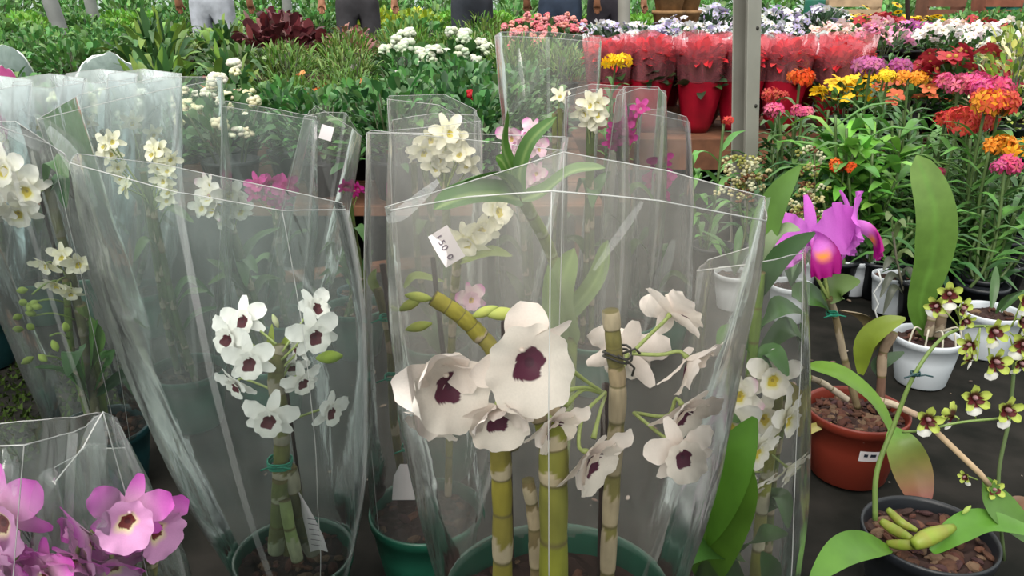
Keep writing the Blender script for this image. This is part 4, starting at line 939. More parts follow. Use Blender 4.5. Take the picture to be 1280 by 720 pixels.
def leafy(rg, n, R, H, L, W, cols, up=.5, z0=.04, nn=4, lw=wf_leaf, inner=.35, droop=.4):
    mb = MB()
    for _ in range(n):
        a = rg.uniform(0, 2 * PI); e = math.asin(rg.random() ** .8); k = inner + (1 - inner) * rg.random() ** .5
        o = V((math.cos(a) * math.cos(e), math.sin(a) * math.cos(e), math.sin(e)))
        p = V((o.x * R * k, o.y * R * k, z0 + (H - z0) * (o.z * k * .95)))
        d = V((o.x, o.y, o.z * .6 + up + rg.uniform(-.4, .4))).normalized() + V((rg.uniform(-.5, .5), rg.uniform(-.5, .5), 0)); d.normalize()
        l = L * rg.uniform(.6, 1.2); q = p + d * l * .55; r = p + d * l + V((0, 0, -droop * l * rg.random()))
        ribbon(mb, [p, q, r], W * rg.uniform(.7, 1.2), (d.x * .1 + rg.uniform(-.5, .5), rg.uniform(-.7, .3), 1), lw, .25, nn, 2, jit(rg.choice(cols), .35, rg))
    return mb

def stems(rg, n, R, H, mb, col=(.06, .08, .03)):
    for _ in range(n):
        a = rg.uniform(0, 2 * PI); k = rg.random() * .8
        mb.tube([(R * .12 * math.cos(a), R * .12 * math.sin(a), .02), (R * k * .5 * math.cos(a), R * k * .5 * math.sin(a), H * .45), (R * k * math.cos(a), R * k * math.sin(a), H * .85)], .0035, 5, col)

def heads(rg, n, R, H, mode, cols, s, flat=.0, top=1.0):
    mb = MB()
    for _ in range(n):
        a = rg.uniform(0, 2 * PI); k = math.sqrt(rg.random()); z = H * top * (1 - .35 * k * k) * rg.uniform(.86, 1.06)
        c = V((R * k * math.cos(a), R * k * math.sin(a), z)); col = rg.choice(cols); ss = s * rg.uniform(.75, 1.2)
        if mode == 'ball':
            for q in range(16):
                o = V((rg.uniform(-1, 1), rg.uniform(-1, 1), rg.uniform(-.5, 1))).normalized() * ss * .62
                mb.ball(c + o, ss * .42, 6, 4, jit(col, .15, rg), (1, 1, .75))
        elif mode == 'star':
            T = Matrix.Rotation(rg.uniform(-.9, .9), 3, 'X') @ Matrix.Rotation(rg.uniform(-.9, .9), 3, 'Y') @ Matrix.Rotation(rg.uniform(0, 6), 3, 'Z')
            b = MB(); cc = jit(col, .15, rg)
            for m in range(5): tepal(b, ss, ss * .75, m * 2 * PI / 5, .35, -.5, wf_wide, lambda t, x: cc, nl=3, nw=2, cup=.2)
            b.ball((0, 0, .1 * ss), ss * .2, 6, 4, mixc(cc, (.7, .6, .1), .5))
            i0 = len(mb.v); mb.v += [tuple(c + T @ V(p)) for p in b.v]; mb.c += b.c; mb.f += [tuple(i0 + i for i in f) for f in b.f]
        elif mode == 'cluster':   # umbel of many little stars
            for q in range(15):
                o = V((rg.uniform(-1, 1), rg.uniform(-1, 1), rg.uniform(-.35, .8))).normalized() * rg.uniform(.8, 1.35); cc = jit(col, .25, rg)
                n0 = o.normalized(); u = n0.orthogonal().normalized(); w = n0.cross(u); fs = ss * .75; base = c + o * ss * .8
                for m in range(5):
                    an = m * 2 * PI / 5 + q; d = u * math.cos(an) + w * math.sin(an); e = n0.cross(d); i0 = len(mb.v)
                    for p in (base, base + d * fs * .55 + e * fs * .27 + n0 * fs * .08, base + d * fs, base + d * fs * .55 - e * fs * .24 + n0 * fs * .08): mb.v.append(tuple(p)); mb.c.append(cc if p != base else mixc(cc, (.7, .4, .02), .35))
                    mb.f.append((i0, i0 + 1, i0 + 2, i0 + 3))
                if q % 3 == 0: mb.tube([c + V((0, 0, -ss * .9)), base], ss * .04, 4, (.2, .16, .06))
        elif mode == 'daisy':
            cc = jit(col, .12, rg); T = Matrix.Rotation(rg.uniform(-.5, .5) + .3, 3, 'X') @ Matrix.Rotation(rg.uniform(-.4, .4), 3, 'Y'); b = MB()
            for m in range(12): tepal(b, ss, ss * .34, m * 2 * PI / 12, .1, -.2, wf_petal, lambda t, x: cc, nl=3, nw=2)
            b.ball((0, 0, .05 * ss), ss * .3, 8, 5, (.10, .05, .02), (1, 1, .6))
            i0 = len(mb.v); mb.v += [tuple(c + T @ V(p)) for p in b.v]; mb.c += b.c; mb.f += [tuple(i0 + i for i in f) for f in b.f]
    return mb

def proto(name, folmb, blomb=None, potm=None, cat='plant', R=.08, h=.12, folmat='leaf'):
    kids = []
    if potm:
        p = MB(); p.lathe([(0, 0), (R * .74, 0), (R * .97, h * .9), (R * 1.03, h * .9), (R * 1.03, h), (R * .95, h), (R * .93, h * .85), (0, h * .85)], 20); kids.append(('pot', p.mesh('pot', M[potm])))
    kids.append(('foliage', folmb.mesh('foliage', M[folmat])))
    if blomb: kids.append(('blossoms', blomb.mesh('blossoms', M['petal'])))
    return name, kids, cat
def spawn(pr, loc, rz, s, label, group):
    name, kids, cat = pr
    o = bpy.data.objects.new(name, None); COL.objects.link(o); o.location = loc; o.rotation_euler = (0, 0, rz); o.scale = (s if isinstance(s, tuple) else (s, s, s)); o.empty_display_size = .05
    tag(o, label, cat, group)
    for nm, me in kids: link(nm, me, o)
    return o

GD, GM, GB, GY = (.04, .115, .032), (.08, .19, .05), (.13, .28, .065), (.26, .36, .05)
KN = {}
def kind(key, nm, variants, fn, cat='plant'):
    KN[key] = [fn(random.Random(hash_(key) + 31 * v)) for v in range(variants)]
def hash_(s): return sum((i + 3) * ord(c) for i, c in enumerate(s))
def lift(mb, z): mb.v = [(x, y, q + z) for x, y, q in mb.v]; return mb
def simple(name, n, R, H, L, W, cols, fl=None, potm='black_pot', up=.5, **k):
    def fn(rg):
        m = leafy(rg, n, R, H, L, W, cols, up=up, z0=.12, **k); stems(rg, 8, R, H, m)
        b = heads(rg, *fl) if fl else None
        return proto(name, m, b, potm, R=min(.085, R * .7))
    return fn
kind('glossy', '', 3, simple('glossy_shrub', 360, .19, .36, .052, .025, [(.03, .10, .03), (.05, .16, .04), (.08, .22, .05), (.14, .26, .10)], up=.3))
kind('glossy_red', '', 1, simple('flowering_shrub', 340, .19, .35, .052, .025, [(.03, .10, .03), (.05, .16, .04)], (1, .05, .38, 'ball', [(.55, .02, .03)], .03)))
kind('cream_rose', '', 3, simple('cream_rose_bush', 120, .16, .32, .06, .03, [GD, GM], (9, .14, .36, 'ball', [(.80, .76, .52), (.82, .80, .66)], .027)))
kind('white_rose', '', 2, simple('white_flower_bush', 110, .16, .28, .06, .03, [GD, GM], (8, .14, .32, 'ball', [(.82, .82, .76), (.8, .8, .5)], .028)))
kind('pink_small', '', 2, simple('pink_flower_bush', 120, .16, .28, .05, .026, [GD, GM], (16, .15, .30, 'star', [(.75, .12, .14), (.7, .2, .18), (.8, .5, .4)], .026)))
kind('brown', '', 2, simple('bronze_leafed_plant', 200, .18, .24, .06, .022, [(.16, .09, .05), (.12, .07, .04), (.10, .10, .03)]))
kind('low_green', '', 3, simple('bushy_green_plant', 240, .20, .28, .055, .024, [GM, GB, (.08, .24, .06)]))
kind('fine_green', '', 3, simple('fine_leafed_herb', 420, .19, .30, .065, .009, [(.12, .24, .04), (.09, .20, .03), (.2, .28, .07)], up=.9, nn=3))
kind('fine_orange', '', 2, simple('herb_with_orange_flowers', 380, .19, .28, .06, .009, [(.11, .22, .04), (.09, .19, .03)], (12, .17, .28, 'star', [(.75, .18, .04), (.75, .3, .12)], .022), up=.9, nn=3))
kind('hydrangea', '', 2, simple('hydrangea', 130, .17, .26, .08, .045, [GD, GM], (9, .15, .32, 'ball', [(.66, .74, .55), (.72, .76, .62)], .045)))
kind('coleus', '', 2, simple('dark_red_foliage_plant', 230, .19, .34, .08, .045, [(.12, .022, .03), (.19, .05, .06), (.08, .02, .025), (.3, .14, .14)]))
kind('pinkish', '', 2, simple('pink_leafed_plant', 180, .18, .26, .06, .03, [(.36, .14, .13), (.22, .14, .08), (.12, .15, .05)]))
kind('fern', '', 2, simple('arching_leafed_plant', 70, .14, .26, .20, .035, [GD, GM, (.16, .28, .05)], up=1.0, nn=6, inner=.1, droop=.7))
kind('variegated', '', 2, simple('variegated_plant', 170, .19, .26, .07, .034, [(.26, .34, .18), (.10, .2, .05), (.05, .13, .03)]))
kind('yellow_green', '', 2, simple('lime_leafed_plant', 160, .18, .30, .08, .03, [(.46, .52, .04), (.36, .46, .03), (.2, .36, .05)], up=.9))
kind('lime', '', 2, simple('bright_green_seedling_tray', 260, .20, .24, .05, .022, [(.16, .40, .05), (.22, .44, .06)]))
kind('salmon', '', 3, simple('salmon_flower_mound', 110, .18, .26, .06, .03, [GD, (.05, .12, .03)], (26, .18, .30, 'ball', [(.72, .18, .22), (.75, .3, .32), (.8, .35, .3)], .026)))
kind('violet', '', 3, simple('lavender_flower_plant', 120, .17, .24, .055, .026, [(.04, .10, .04), (.09, .13, .09)], (26, .17, .28, 'star', [(.62, .58, .74), (.74, .74, .78), (.45, .38, .62), (.7, .72, .7)], .028)))
kind('yellow_daisy', '', 2, simple('yellow_daisy_plant', 110, .17, .28, .07, .03, [GD, GM], (14, .18, .36, 'daisy', [(.85, .55, .01)], .048)))
for key, nm, cs in (('azalea_pink', 'pink_azalea', [(.80, .36, .56), (.78, .28, .5), (.75, .45, .5)]), ('azalea_white', 'white_azalea', [(.84, .82, .78), (.82, .74, .74)]), ('azalea_magenta', 'magenta_azalea', [(.55, .12, .42), (.6, .2, .5)]), ('azalea_blush', 'blush_azalea', [(.8, .52, .48), (.8, .62, .6)]),
                    ('dark_red', 'dark_red_flower_plant', [(.34, .02, .04), (.42, .04, .05)]), ('coral', 'coral_flower_plant', [(.55, .13, .06)]), ('gold', 'golden_flower_plant', [(.85, .55, .02), (.8, .46, .01)])):
    kind(key, '', 2, simple(nm, 110, .17, .27, .06, .028, [GD, GM], (34, .17, .31, 'star', cs, .036)))
kind('chartreuse', '', 2, simple('chartreuse_shrub', 260, .2, .44, .05, .022, [(.5, .55, .1), (.36, .44, .08), (.6, .62, .34), (.2, .3, .06)], up=.2))
kind('hedge', '', 3, simple('tall_green_shrub', 300, .42, .90, .13, .055, [GM, GB, (.12, .32, .08)], None, None))

ROWS = {}
def reg(base, D, o): ROWS.setdefault(base, {}).setdefault(D, []).append(o); o['group'] = base
def zone(D, z0, a, b, key, label, s=1.0, sp=.31, jx=.04, group=None, mix_=None):
    x0, x1 = (a - 640) / F * D * .97, (b - 640) / F * D * .97
    n = max(1, int(round((x1 - x0) / (sp * s)))); ks = [key] + (mix_ or [])
    for i in range(n):
        k = rng.choice(ks); x = x0 + (x1 - x0) * (i + .5) / n + rng.uniform(-jx, jx)
        sc_ = s * rng.uniform(.88, 1.1); pr = rng.choice(KN[k])
        lab = label if k == key else label2.get(k, label)
        reg(lab, D, spawn(pr, (x, D + rng.uniform(-.05, .05), z0), rng.uniform(0, 6.28), sc_, lab, lab))
label2 = {
 'glossy': 'dark glossy leafed shrub behind the sleeves', 'glossy_red': 'glossy shrub carrying one round red bloom behind the middle sleeves', 'cream_rose': 'bush with round cream blooms above glare-whitened sleeves', 'white_rose': 'bush with small white blooms above glare-whitened sleeves',
 'pink_small': 'bush dotted with small pinkish red flowers', 'brown': 'bronze leafed low plant at the left edge', 'low_green': 'bushy mid green background plant', 'fine_green': 'feathery fine leafed herb',
 'fine_orange': 'feathery herb with small orange flowers', 'hydrangea': 'hydrangea with pale greenish white heads', 'coleus': 'dark red leafed plant above the herbs', 'pinkish': 'pink and brown leafed plant',
 'fern': 'plant with arching strap leaves', 'variegated': 'plant with pale variegated leaves', 'yellow_green': 'lime yellow leafed background plant', 'lime': 'bright green seedling background plant', 'salmon': 'salmon pink flowering mound below the orange shirt',
 'violet': 'lavender and white flowering plant near the post', 'hedge': 'tall leafy green shrub at the back'}
def Z(D, z0, a, b, key, s=1.0, sp=.31, label=None, **k): zone(D, z0, a, b, key, label or label2[key], s, sp, **k)

# bench behind the sleeves
Z(2.70, BH, -60, 130, 'white_rose'); Z(2.70, BH, 130, 330, 'glossy', mix_=['cream_rose']); Z(2.70, BH, 330, 640, 'glossy', sp=.27)
Z(2.98, BH, -60, 60, 'brown', 1.1); Z(2.98, BH, 60, 140, 'white_rose'); Z(2.98, BH, 140, 320, 'cream_rose'); Z(2.98, BH, 320, 680, 'glossy', sp=.26)
Z(3.28, BH, -70, 70, 'brown', 1.1); Z(3.28, BH, 90, 170, 'white_rose'); Z(3.28, BH, 170, 320, 'pink_small', mix_=['cream_rose']); Z(3.28, BH, 320, 690, 'glossy', sp=.26)
Z(3.58, BH, -70, 130, 'low_green', 1.05); Z(3.58, BH, 150, 240, 'fern'); Z(3.58, BH, 240, 330, 'pink_small', mix_=['fern']); Z(3.58, BH, 320, 480, 'fine_orange', 1.05, sp=.26); Z(3.58, BH, 480, 690, 'glossy', sp=.27)
Z(3.84, BH, -70, 150, 'low_green', 1.1); Z(3.84, BH, 150, 330, 'fern', 1.1); Z(3.84, BH, 320, 480, 'fine_orange', 1.05, sp=.26); Z(3.84, BH, 480, 690, 'glossy', sp=.27)
spawn(KN['glossy_red'][0], (at(572, 115, 2.9).x, 2.86, BH + .02), 0, 1.0, label2['glossy_red'], None)
h2 = BH + .10
for D, s in ((4.4, 1.0), (4.78, 1.0)):
    Z(D, h2, -110, 130, 'low_green', 1.1); Z(D, h2, 140, 260, 'fern', 1.25); Z(D, h2, 260, 330, 'variegated'); Z(D, h2, 330, 470, 'fine_green', 1.05, sp=.27); Z(D, h2, 470, 602, 'hydrangea', 1.05, sp=.29); Z(D, h2, 602, 730, 'fine_green', 1.1, sp=.28)
for D in (5.15, 5.5):
    Z(D, h2, -130, 160, 'low_green', 1.2); Z(D, h2, 160, 320, 'variegated', 1.1, mix_=['fern']); Z(D, h2, 322, 400, 'coleus', 1.35, sp=.26); Z(D, h2, 400, 480, 'pinkish', 1.1); Z(D, h2, 480, 640, 'fine_green', 1.2, sp=.28)
for D in (5.85, 6.15):
    Z(D, h2, -140, 170, 'low_green', 1.3); Z(D, h2, 170, 330, 'variegated', 1.25, mix_=['low_green']); Z(D, h2, 330, 480, 'pinkish', 1.2); Z(D, h2, 480, 640, 'fine_green', 1.3, mix_=['low_green'])
# right of the post: violets, salmon mounds, azaleas
h3 = BH + .20
for D in (5.1, 5.5, 5.9, 6.3, 6.6):
    Z(D, h3, 636, 722, 'salmon', 1.0, sp=.27); Z(D, h3, 728, 990, 'violet', 1.0, sp=.27)
for D, key, lab, a, b in ((5.05, 'azalea_blush', 'blush pink azalea left of the pink ones', 1005, 1065), (5.05, 'azalea_pink', 'pink azalea right of the post', 1060, 1135), (5.05, 'azalea_white', 'white azalea at the upper right', 1135, 1250),
                          (5.45, 'azalea_blush', 'blush pink azalea left of the pink ones', 1010, 1070), (5.45, 'azalea_pink', 'pink azalea right of the post', 1070, 1120), (5.45, 'azalea_magenta', 'magenta azalea between the pink and the white ones', 1118, 1152), (5.45, 'azalea_white', 'white azalea at the upper right', 1180, 1270),
                          (5.9, 'dark_red', 'dark red flowering plant behind the azalea row', 1060, 1140), (5.9, 'azalea_blush', 'blush flowering plant behind the white azaleas', 1145, 1200), (5.9, 'dark_red', 'dark red flowering plant behind the white azaleas', 1200, 1270)): Z(D, h3, a, b, key, 1.0, sp=.26, label=lab)
for D in (7.7, 8.2): Z(D, .40, 1058, 1160, 'yellow_daisy', 1.05, sp=.27, label='yellow daisy plant at the far right')
# front right bench
for D, key, lab, a, b in ((3.75, 'gold', 'golden flowering plant right of the post', 1030, 1120), (4.1, 'gold', 'golden flowering plant right of the post', 1035, 1110), (3.75, 'coral', 'coral flowering plant between the golden and dark red ones', 1122, 1150), (3.75, 'dark_red', 'dark red flowering plant below the white azaleas', 1150, 1250),
                          (4.1, 'dark_red', 'dark red flowering plant below the white azaleas', 1140, 1240), (4.5, 'low_green', 'bushy green plant below the azalea row', 1010, 1270), (3.75, 'chartreuse', 'chartreuse leafed shrub at the right edge', 1245, 1310), (4.1, 'chartreuse', 'chartreuse leafed shrub at the right edge', 1250, 1310), (3.4, 'chartreuse', 'chartreuse leafed shrub at the right edge', 1265, 1310), (4.5, 'chartreuse', 'chartreuse leafed shrub at the right edge', 1240, 1310)):
    Z(D, BH, a, b, key, 1.4 if key == 'dark_red' else 1.12, sp=.26, label=lab)
# far rows
for D, hh in ((7.65, .40), (8.15, .40), (8.7, .40), (9.2, .40)):
    Z(D, hh, -160, 430, 'low_green', 1.35, mix_=['lime']); Z(D, hh, 432, 545, 'yellow_green', 1.2, sp=.3); Z(D, hh, 545, 700, 'lime', 1.35); Z(D, hh, 715, 830, 'lime', 1.3); Z(D, hh, 850, 1050, 'violet', 1.4); Z(D, hh, 1170, 1330, 'low_green', 1.3)
for D, s in ((10.6, 1.0), (12.2, 1.15), (14.5, 1.35), (18, 1.8)): Z(D, 0, -100, 1380, 'hedge', s, sp=.8)

# ---------------------------------------------------------------- red wrapped plants on their bench
def wrapped(seed):
    rg = random.Random(seed)
    w = MB(); n = 28
    prof = [(.055, 0), (.075, .04), (.10, .16), (.118, .26)]
    w.grid([[((r + .007 * math.sin(7 * a + seed) * z * 4) * math.cos(a), (r + .007 * math.sin(7 * a + seed) * z * 4) * math.sin(a), z) for a in [2 * PI * k / n for k in range(n)]] for r, z in prof], None, True, True)
    c = MB(); c.grid([[((r + .010 * math.sin(7 * a + seed)) * math.cos(a), (r + .010 * math.sin(7 * a + seed)) * math.sin(a), z + dz * math.cos(4 * a + seed)) for a in [2 * PI * k / n for k in range(n)]] for r, z, dz in ((.118, .255, 0), (.130, .34, 0), (.140, .41, .004), (.148, .47, .014))], None, True)
    f = leafy(rg, 60, .10, .33, .09, .055, [(.03, .07, .03), (.05, .11, .03)], z0=.2)
    b = leafy(rg, 150, .10, .42, .075, .042, [(.60, .025, .035), (.68, .05, .06), (.52, .015, .03)], z0=.33, up=.25)
    return 'wrapped_red_plant', [('wrapper', w.mesh('wrapper', M['red_pot'])), ('clear_collar', c.mesh('clear_collar', M['film_pink'])), ('foliage', f.mesh('foliage', M['leaf'])), ('blossoms', b.mesh('blossoms', M['petal']))], 'wrapped plant'
WR = [wrapped(s) for s in (1, 2, 3)]
bench_front = MB()
x = .52; i = 0
RD = 4.02
rowlab = ('red flowering plant in a red printed wrapper, front row by the steel post', 'red flowering plant in a red wrapper, back row behind the front ones')
for r_, D in ((0, RD + .08), (1, RD + .36)):
    for i in range(6):
        px = 758 + i * 57 + r_ * 12 + rng.uniform(-5, 5)
        spawn(WR[(i + r_) % 3], (at(px, 100, D).x, D + rng.uniform(-.02, .02), BH), rng.uniform(0, 6), rng.uniform(.92, 1.02), ('red flowering plant in a red wrapper, back row, ' + ('first from the left', 'second from the left', 'third from the left', 'just left of the steel post', 'just right of the steel post', 'at the right end')[i]) if r_ else 'red flowering plant in a red wrapper, front row, ' + ('first from the left', 'second from the left', 'third from the left', 'left of the steel post', 'right of the steel post', 'at the right end')[i], 'red wrapped plants on the low bench')

# ---------------------------------------------------------------- reed stemmed orchids with flower clusters on top
def reed(seed, H, cols, fs, n=4, heads_=2, leafc=(GM, GB), ll=.11, lw_=.026, R=.07, potm='black_pot'):
    rg = random.Random(seed); m = MB(); b = MB(); hd = 0
    for k in range(n):
        a = rg.uniform(0, 6.28); base = V((math.cos(a) * R * .5, math.sin(a) * R * .5, .1)); hh = H * (1 if k < heads_ else rg.uniform(.6, .85))
        top = V((math.cos(a) * R * rg.uniform(.3, 1.5) * (0 if k == 0 else 1), math.sin(a) * R * rg.uniform(.3, 1.5) * (0 if k == 0 else 1), hh)); pts = spline([base, base.lerp(top, .5) + V((rg.uniform(-.015, .015), rg.uniform(-.015, .015), 0)), top], 10)
        m.tube(pts, .0045, 6, (.10, .16, .05)); yaw = rg.uniform(0, 6.28); lim = .84 if k < heads_ else 1
        N = int((hh - .12) / .034)
        for i in range(N):
            t = i / N * lim; q = pts[min(10, int(t * 10))].lerp(pts[min(10, int(t * 10) + 1)], t * 10 % 1); s = 1 if i % 2 else -1
            d = V((math.cos(yaw) * s, math.sin(yaw) * s, 0)); d = Matrix.Rotation(rg.uniform(-.5, .5), 3, 'Z') @ d; l = ll * rg.uniform(.75, 1.15)
            ribbon(m, [q, q + d * l * .5 + V((0, 0, l * .38)), q + d * l + V((0, 0, l * rg.uniform(.1, .5)))], lw_ * rg.uniform(.8, 1.15), (0, 0, 1), wf_leaf, .3, 5, 2, jit(rg.choice(leafc), .3, rg))
        if k < heads_ and cols:
            h = heads(rg, 3, fs * 1.0, 0, 'cluster', cols, fs * .62); b_ = len(b.v)
            b.v += [tuple(V(p) + top) for p in h.v]; b.c += h.c; b.f += [tuple(b_ + i for i in f) for f in h.f]
    return proto('reed_orchid', m, b if cols else None, potm, 'potted orchid', R=.07, h=.12)
def reed_at(px, py, D, label, seed, cols, fs=.04, **k):
    p = at(px, py, D); pr = reed(seed, p.z, cols, fs, **k); return spawn(pr, (p.x, D, 0), 0, 1, label, 'reed stemmed orchids at the right')
RED, ORR, HPK, ORG, PNK, MG = [(.58, .025, .05), (.64, .05, .07)], [(.75, .07, .02), (.7, .13, .03)], [(.62, .05, .20), (.55, .04, .24)], [(.80, .28, .03), (.8, .4, .03)], [(.65, .07, .25), (.7, .15, .3)], [(.42, .05, .28), (.5, .12, .36)]
for px, py, D, label, cols, fs, k in (
    (1000, 96, 3.0, 'orange red flower head on a stem just right of the steel post', ORR, .05, {'n': 2, 'heads_': 1}), (1003, 140, 2.9, 'hot pink spike below the orange red head by the post', PNK, .04, {'n': 3}),
    (1088, 84, 3.1, 'magenta purple flower heads above the bright green leaves', MG, .055, {}), (1110, 95, 3.0, 'yellow flower head beside the magenta purple ones', [(.85, .6, .03)], .04, {'n': 2, 'heads_': 1}), (1135, 98, 2.95, 'orange flower head right of the yellow one', ORG, .05, {'n': 2, 'heads_': 1}),
    (1200, 106, 2.7, 'pink and magenta flower heads at the left of the hot pink pair', PNK, .046, {}), (1238, 112, 2.6, 'large hot pink flower head near the right edge', HPK, .058, {}), (1200, 150, 2.5, 'red flower head below the hot pink ones', RED, .06, {}),
    (1182, 148, 2.6, 'small red flower head left of the large red one', RED, .035, {'n': 3, 'heads_': 1}), (1250, 128, 2.4, 'red and orange flower head near the right edge', [(.64, .05, .04), (.68, .09, .03), (.62, .04, .05), (.75, .3, .03)], .055, {}), (1272, 185, 2.3, 'orange flower head cut by the right edge', ORG, .05, {}),
    (1256, 208, 2.2, 'pink flower head above the white pot at the right', HPK, .042, {'n': 3, 'heads_': 1}), (1055, 208, 2.5, 'small orange red flower head left of the tall paddle leaf', ORR, .036, {'n': 3, 'heads_': 1}), (1170, 215, 2.45, 'dark pink bud head right behind the paddle leaf tip', HPK, .02, {'n': 3, 'heads_': 1}),
    (905, 150, 2.5, 'green reed orchid topped by a small red bloom in front of the post', RED, .022, {'n': 2, 'heads_': 1, 'leafc': ((.09, .24, .04), (.12, .3, .06)), 'll': .12}), (975, 120, 3.1, 'red topped reed orchid behind the post', RED, .04, {'n': 3, 'heads_': 1})):
    reed_at(px, py, D, label, px * 3 + py, cols, fs, **k)
# bright leafy clump and green fillers between the pots and the flowers
BRT = ((.14, .36, .05), (.18, .42, .06), (.10, .28, .05))
for px, py, D, k in ((1050, 100, 2.75, 0), (1075, 105, 2.6, 1), (1100, 130, 2.5, 2), (1120, 118, 2.8, 3), (1060, 150, 2.55, 4)):
    reg('bright green broad leafed clump', 0, reed_at(px, py, D, 'clump', 300 + k, None, n=5, heads_=0, leafc=BRT, ll=.16, lw_=.042))
fill = 0
for D, a, b, st in ((2.12, 1175, 1290, 62), (2.35, 1060, 1300, 44), (2.6, 960, 1320, 40), (2.85, 940, 1330, 40), (3.1, 950, 1330, 42), (3.35, 1030, 1330, 46)):
    px = a
    while px < b:
        py = {2.12: 275, 2.35: 235, 2.6: 185, 2.85: 165, 3.1: 140, 3.35: 120}[D] + rng.uniform(-18, 22)
        reg('green reed stemmed orchid without blooms', D, reed_at(px + rng.uniform(-10, 10), py, D + rng.uniform(-.06, .06), 'reed', 400 + fill, None, n=5, heads_=0, leafc=((.045, .13, .04), (.07, .18, .045), (.09, .22, .05)), ll=.13, lw_=.028))
        fill += 1; px += st
# brown and cream speckled sprays
def speckled(px, py, D, label, n, hgt, seed):
    rg = random.Random(seed); p = at(px, py, D); c = V((p.x, D, 0)); rt = root('speckled_orchid', c, label, 'potted orchid')
    pot(rt, c, .06, .11, 'white_pot'); mix(rt, c + V((0, 0, .095)), .055, 8, seed)
    s = MB(); s.tube(spline([c + V((0, 0, .1)), c.lerp(p, .6) + V((.02, 0, 0)), p], 10), .003, 6, (.12, .14, .06)); put('flower_spike', s, M['leaf'], rt)
    f = MB()
    for _ in range(n):
        q = p + V((rg.gauss(0, .03), rg.gauss(0, .02), rg.uniform(-hgt, .02))); col = rg.choice(((.55, .50, .26), (.16, .07, .03), (.6, .6, .4), (.3, .3, .08)))
        for m in range(5): a = rg.uniform(0, 6.28); f.ball(q + V((math.cos(a) * .007, rg.uniform(-.004, .004), math.sin(a) * .007)), .0055, 5, 4, col, (1, .4, .8))
    put('blossoms', f, M['petal'], rt)
    for k in range(5):
        a = k * 1.25; d = V((math.cos(a), math.sin(a), 0)); g0 = c + V((0, 0, .1)); lf = MB(); ribbon(lf, [g0, g0 + d * .05 + V((0, 0, .09)), g0 + d * .12 + V((0, 0, .12))], .025, (0, 0, 1), col=(.06, .15, .04)); put('leaf', lf, M['leaf'], rt)
speckled(932, 205, 2.25, 'orchid with a cloud of tiny cream and brown blooms in front of the post', 70, .10, 1)
speckled(1018, 190, 2.4, 'thin spike of tiny cream blooms above the magenta cattleya', 46, .22, 2)
speckled(1002, 252, 2.15, 'small spike of pale speckled blooms touching the magenta cattleya', 36, .08, 3)
# yellow bloom in front of the red plants
yb = reed_at(770, 76, 3.7, 'golden yellow bloom in front of the red wrapped plants', 901, [(.88, .52, .01)], .045, n=3, heads_=1)

# ---------------------------------------------------------------- hooked plant labels stuck in the beds
for px, py, D, h in ((497, 78, 3.75, .22), (441, 72, 4.4, .2), (545, 70, 4.5, .16), (570, 72, 4.6, .16), (612, 70, 4.5, .16), (500, 50, 5.0, .16), (720 - 220, 45, 5.3, .14)):
    t_ = at(px, py, D); zb = BH if D < 4 else BH + .10; c = V((t_.x, D, zb)); rt = root('plant_marker', c, 'small white tag on a dark hooked wire among the background herbs', 'plant marker', 'hooked plant markers'); reg('small white tag on a dark hooked wire', 0, rt)
    m = MB(); m.tube([c, c + V((0, 0, t_.z - zb))] + [t_ + V((.022 * (1 - math.cos(a)), 0, .022 * math.sin(a))) for a in [k * .45 for k in range(1, 10)]], .003, 6); put('hook', m, M['wire'], rt)
    m = MB(); m.box(t_ + V((.004, -.006, -.05)), (.034, .001, .034)); put('marker_tag', m, M['paper'], rt, smooth=False)
# pale plastic sheet lumps over trays, upper left
for k, (px, py, D, w_) in enumerate(((132, 72, 3.9, .30), (8, 62, 4.1, .2), (6, 92, 2.72, .10))):
    c = at(px, py, D); mb = MB(); rows = []
    for i in range(11):
        row = []
        for j in range(29):
            a = 2 * PI * j / 28; r = i / 10; row.append((c.x + w_ * .75 * r * math.cos(a), c.y + w_ * .5 * r * math.sin(a), BH + .02 + (c.z - BH) * math.sqrt(max(0, 1 - r * r)) + .02 * noise.noise(V((r * 4 * math.cos(a), r * 4 * math.sin(a), k)))))
        rows.append(row)
    mb.grid(rows); tag(put('plastic_cover', mb, M['cover' if k < 2 else 'pink_cover'], None, (c.x, c.y, BH)), ('pale plastic sheet draped over plants behind the glare-whitened sleeves', 'pale plastic sheet draped over plants cut by the left edge', 'pink plastic sheet bundled at the left edge behind the glare-whitened sleeves')[k], 'plastic cover')
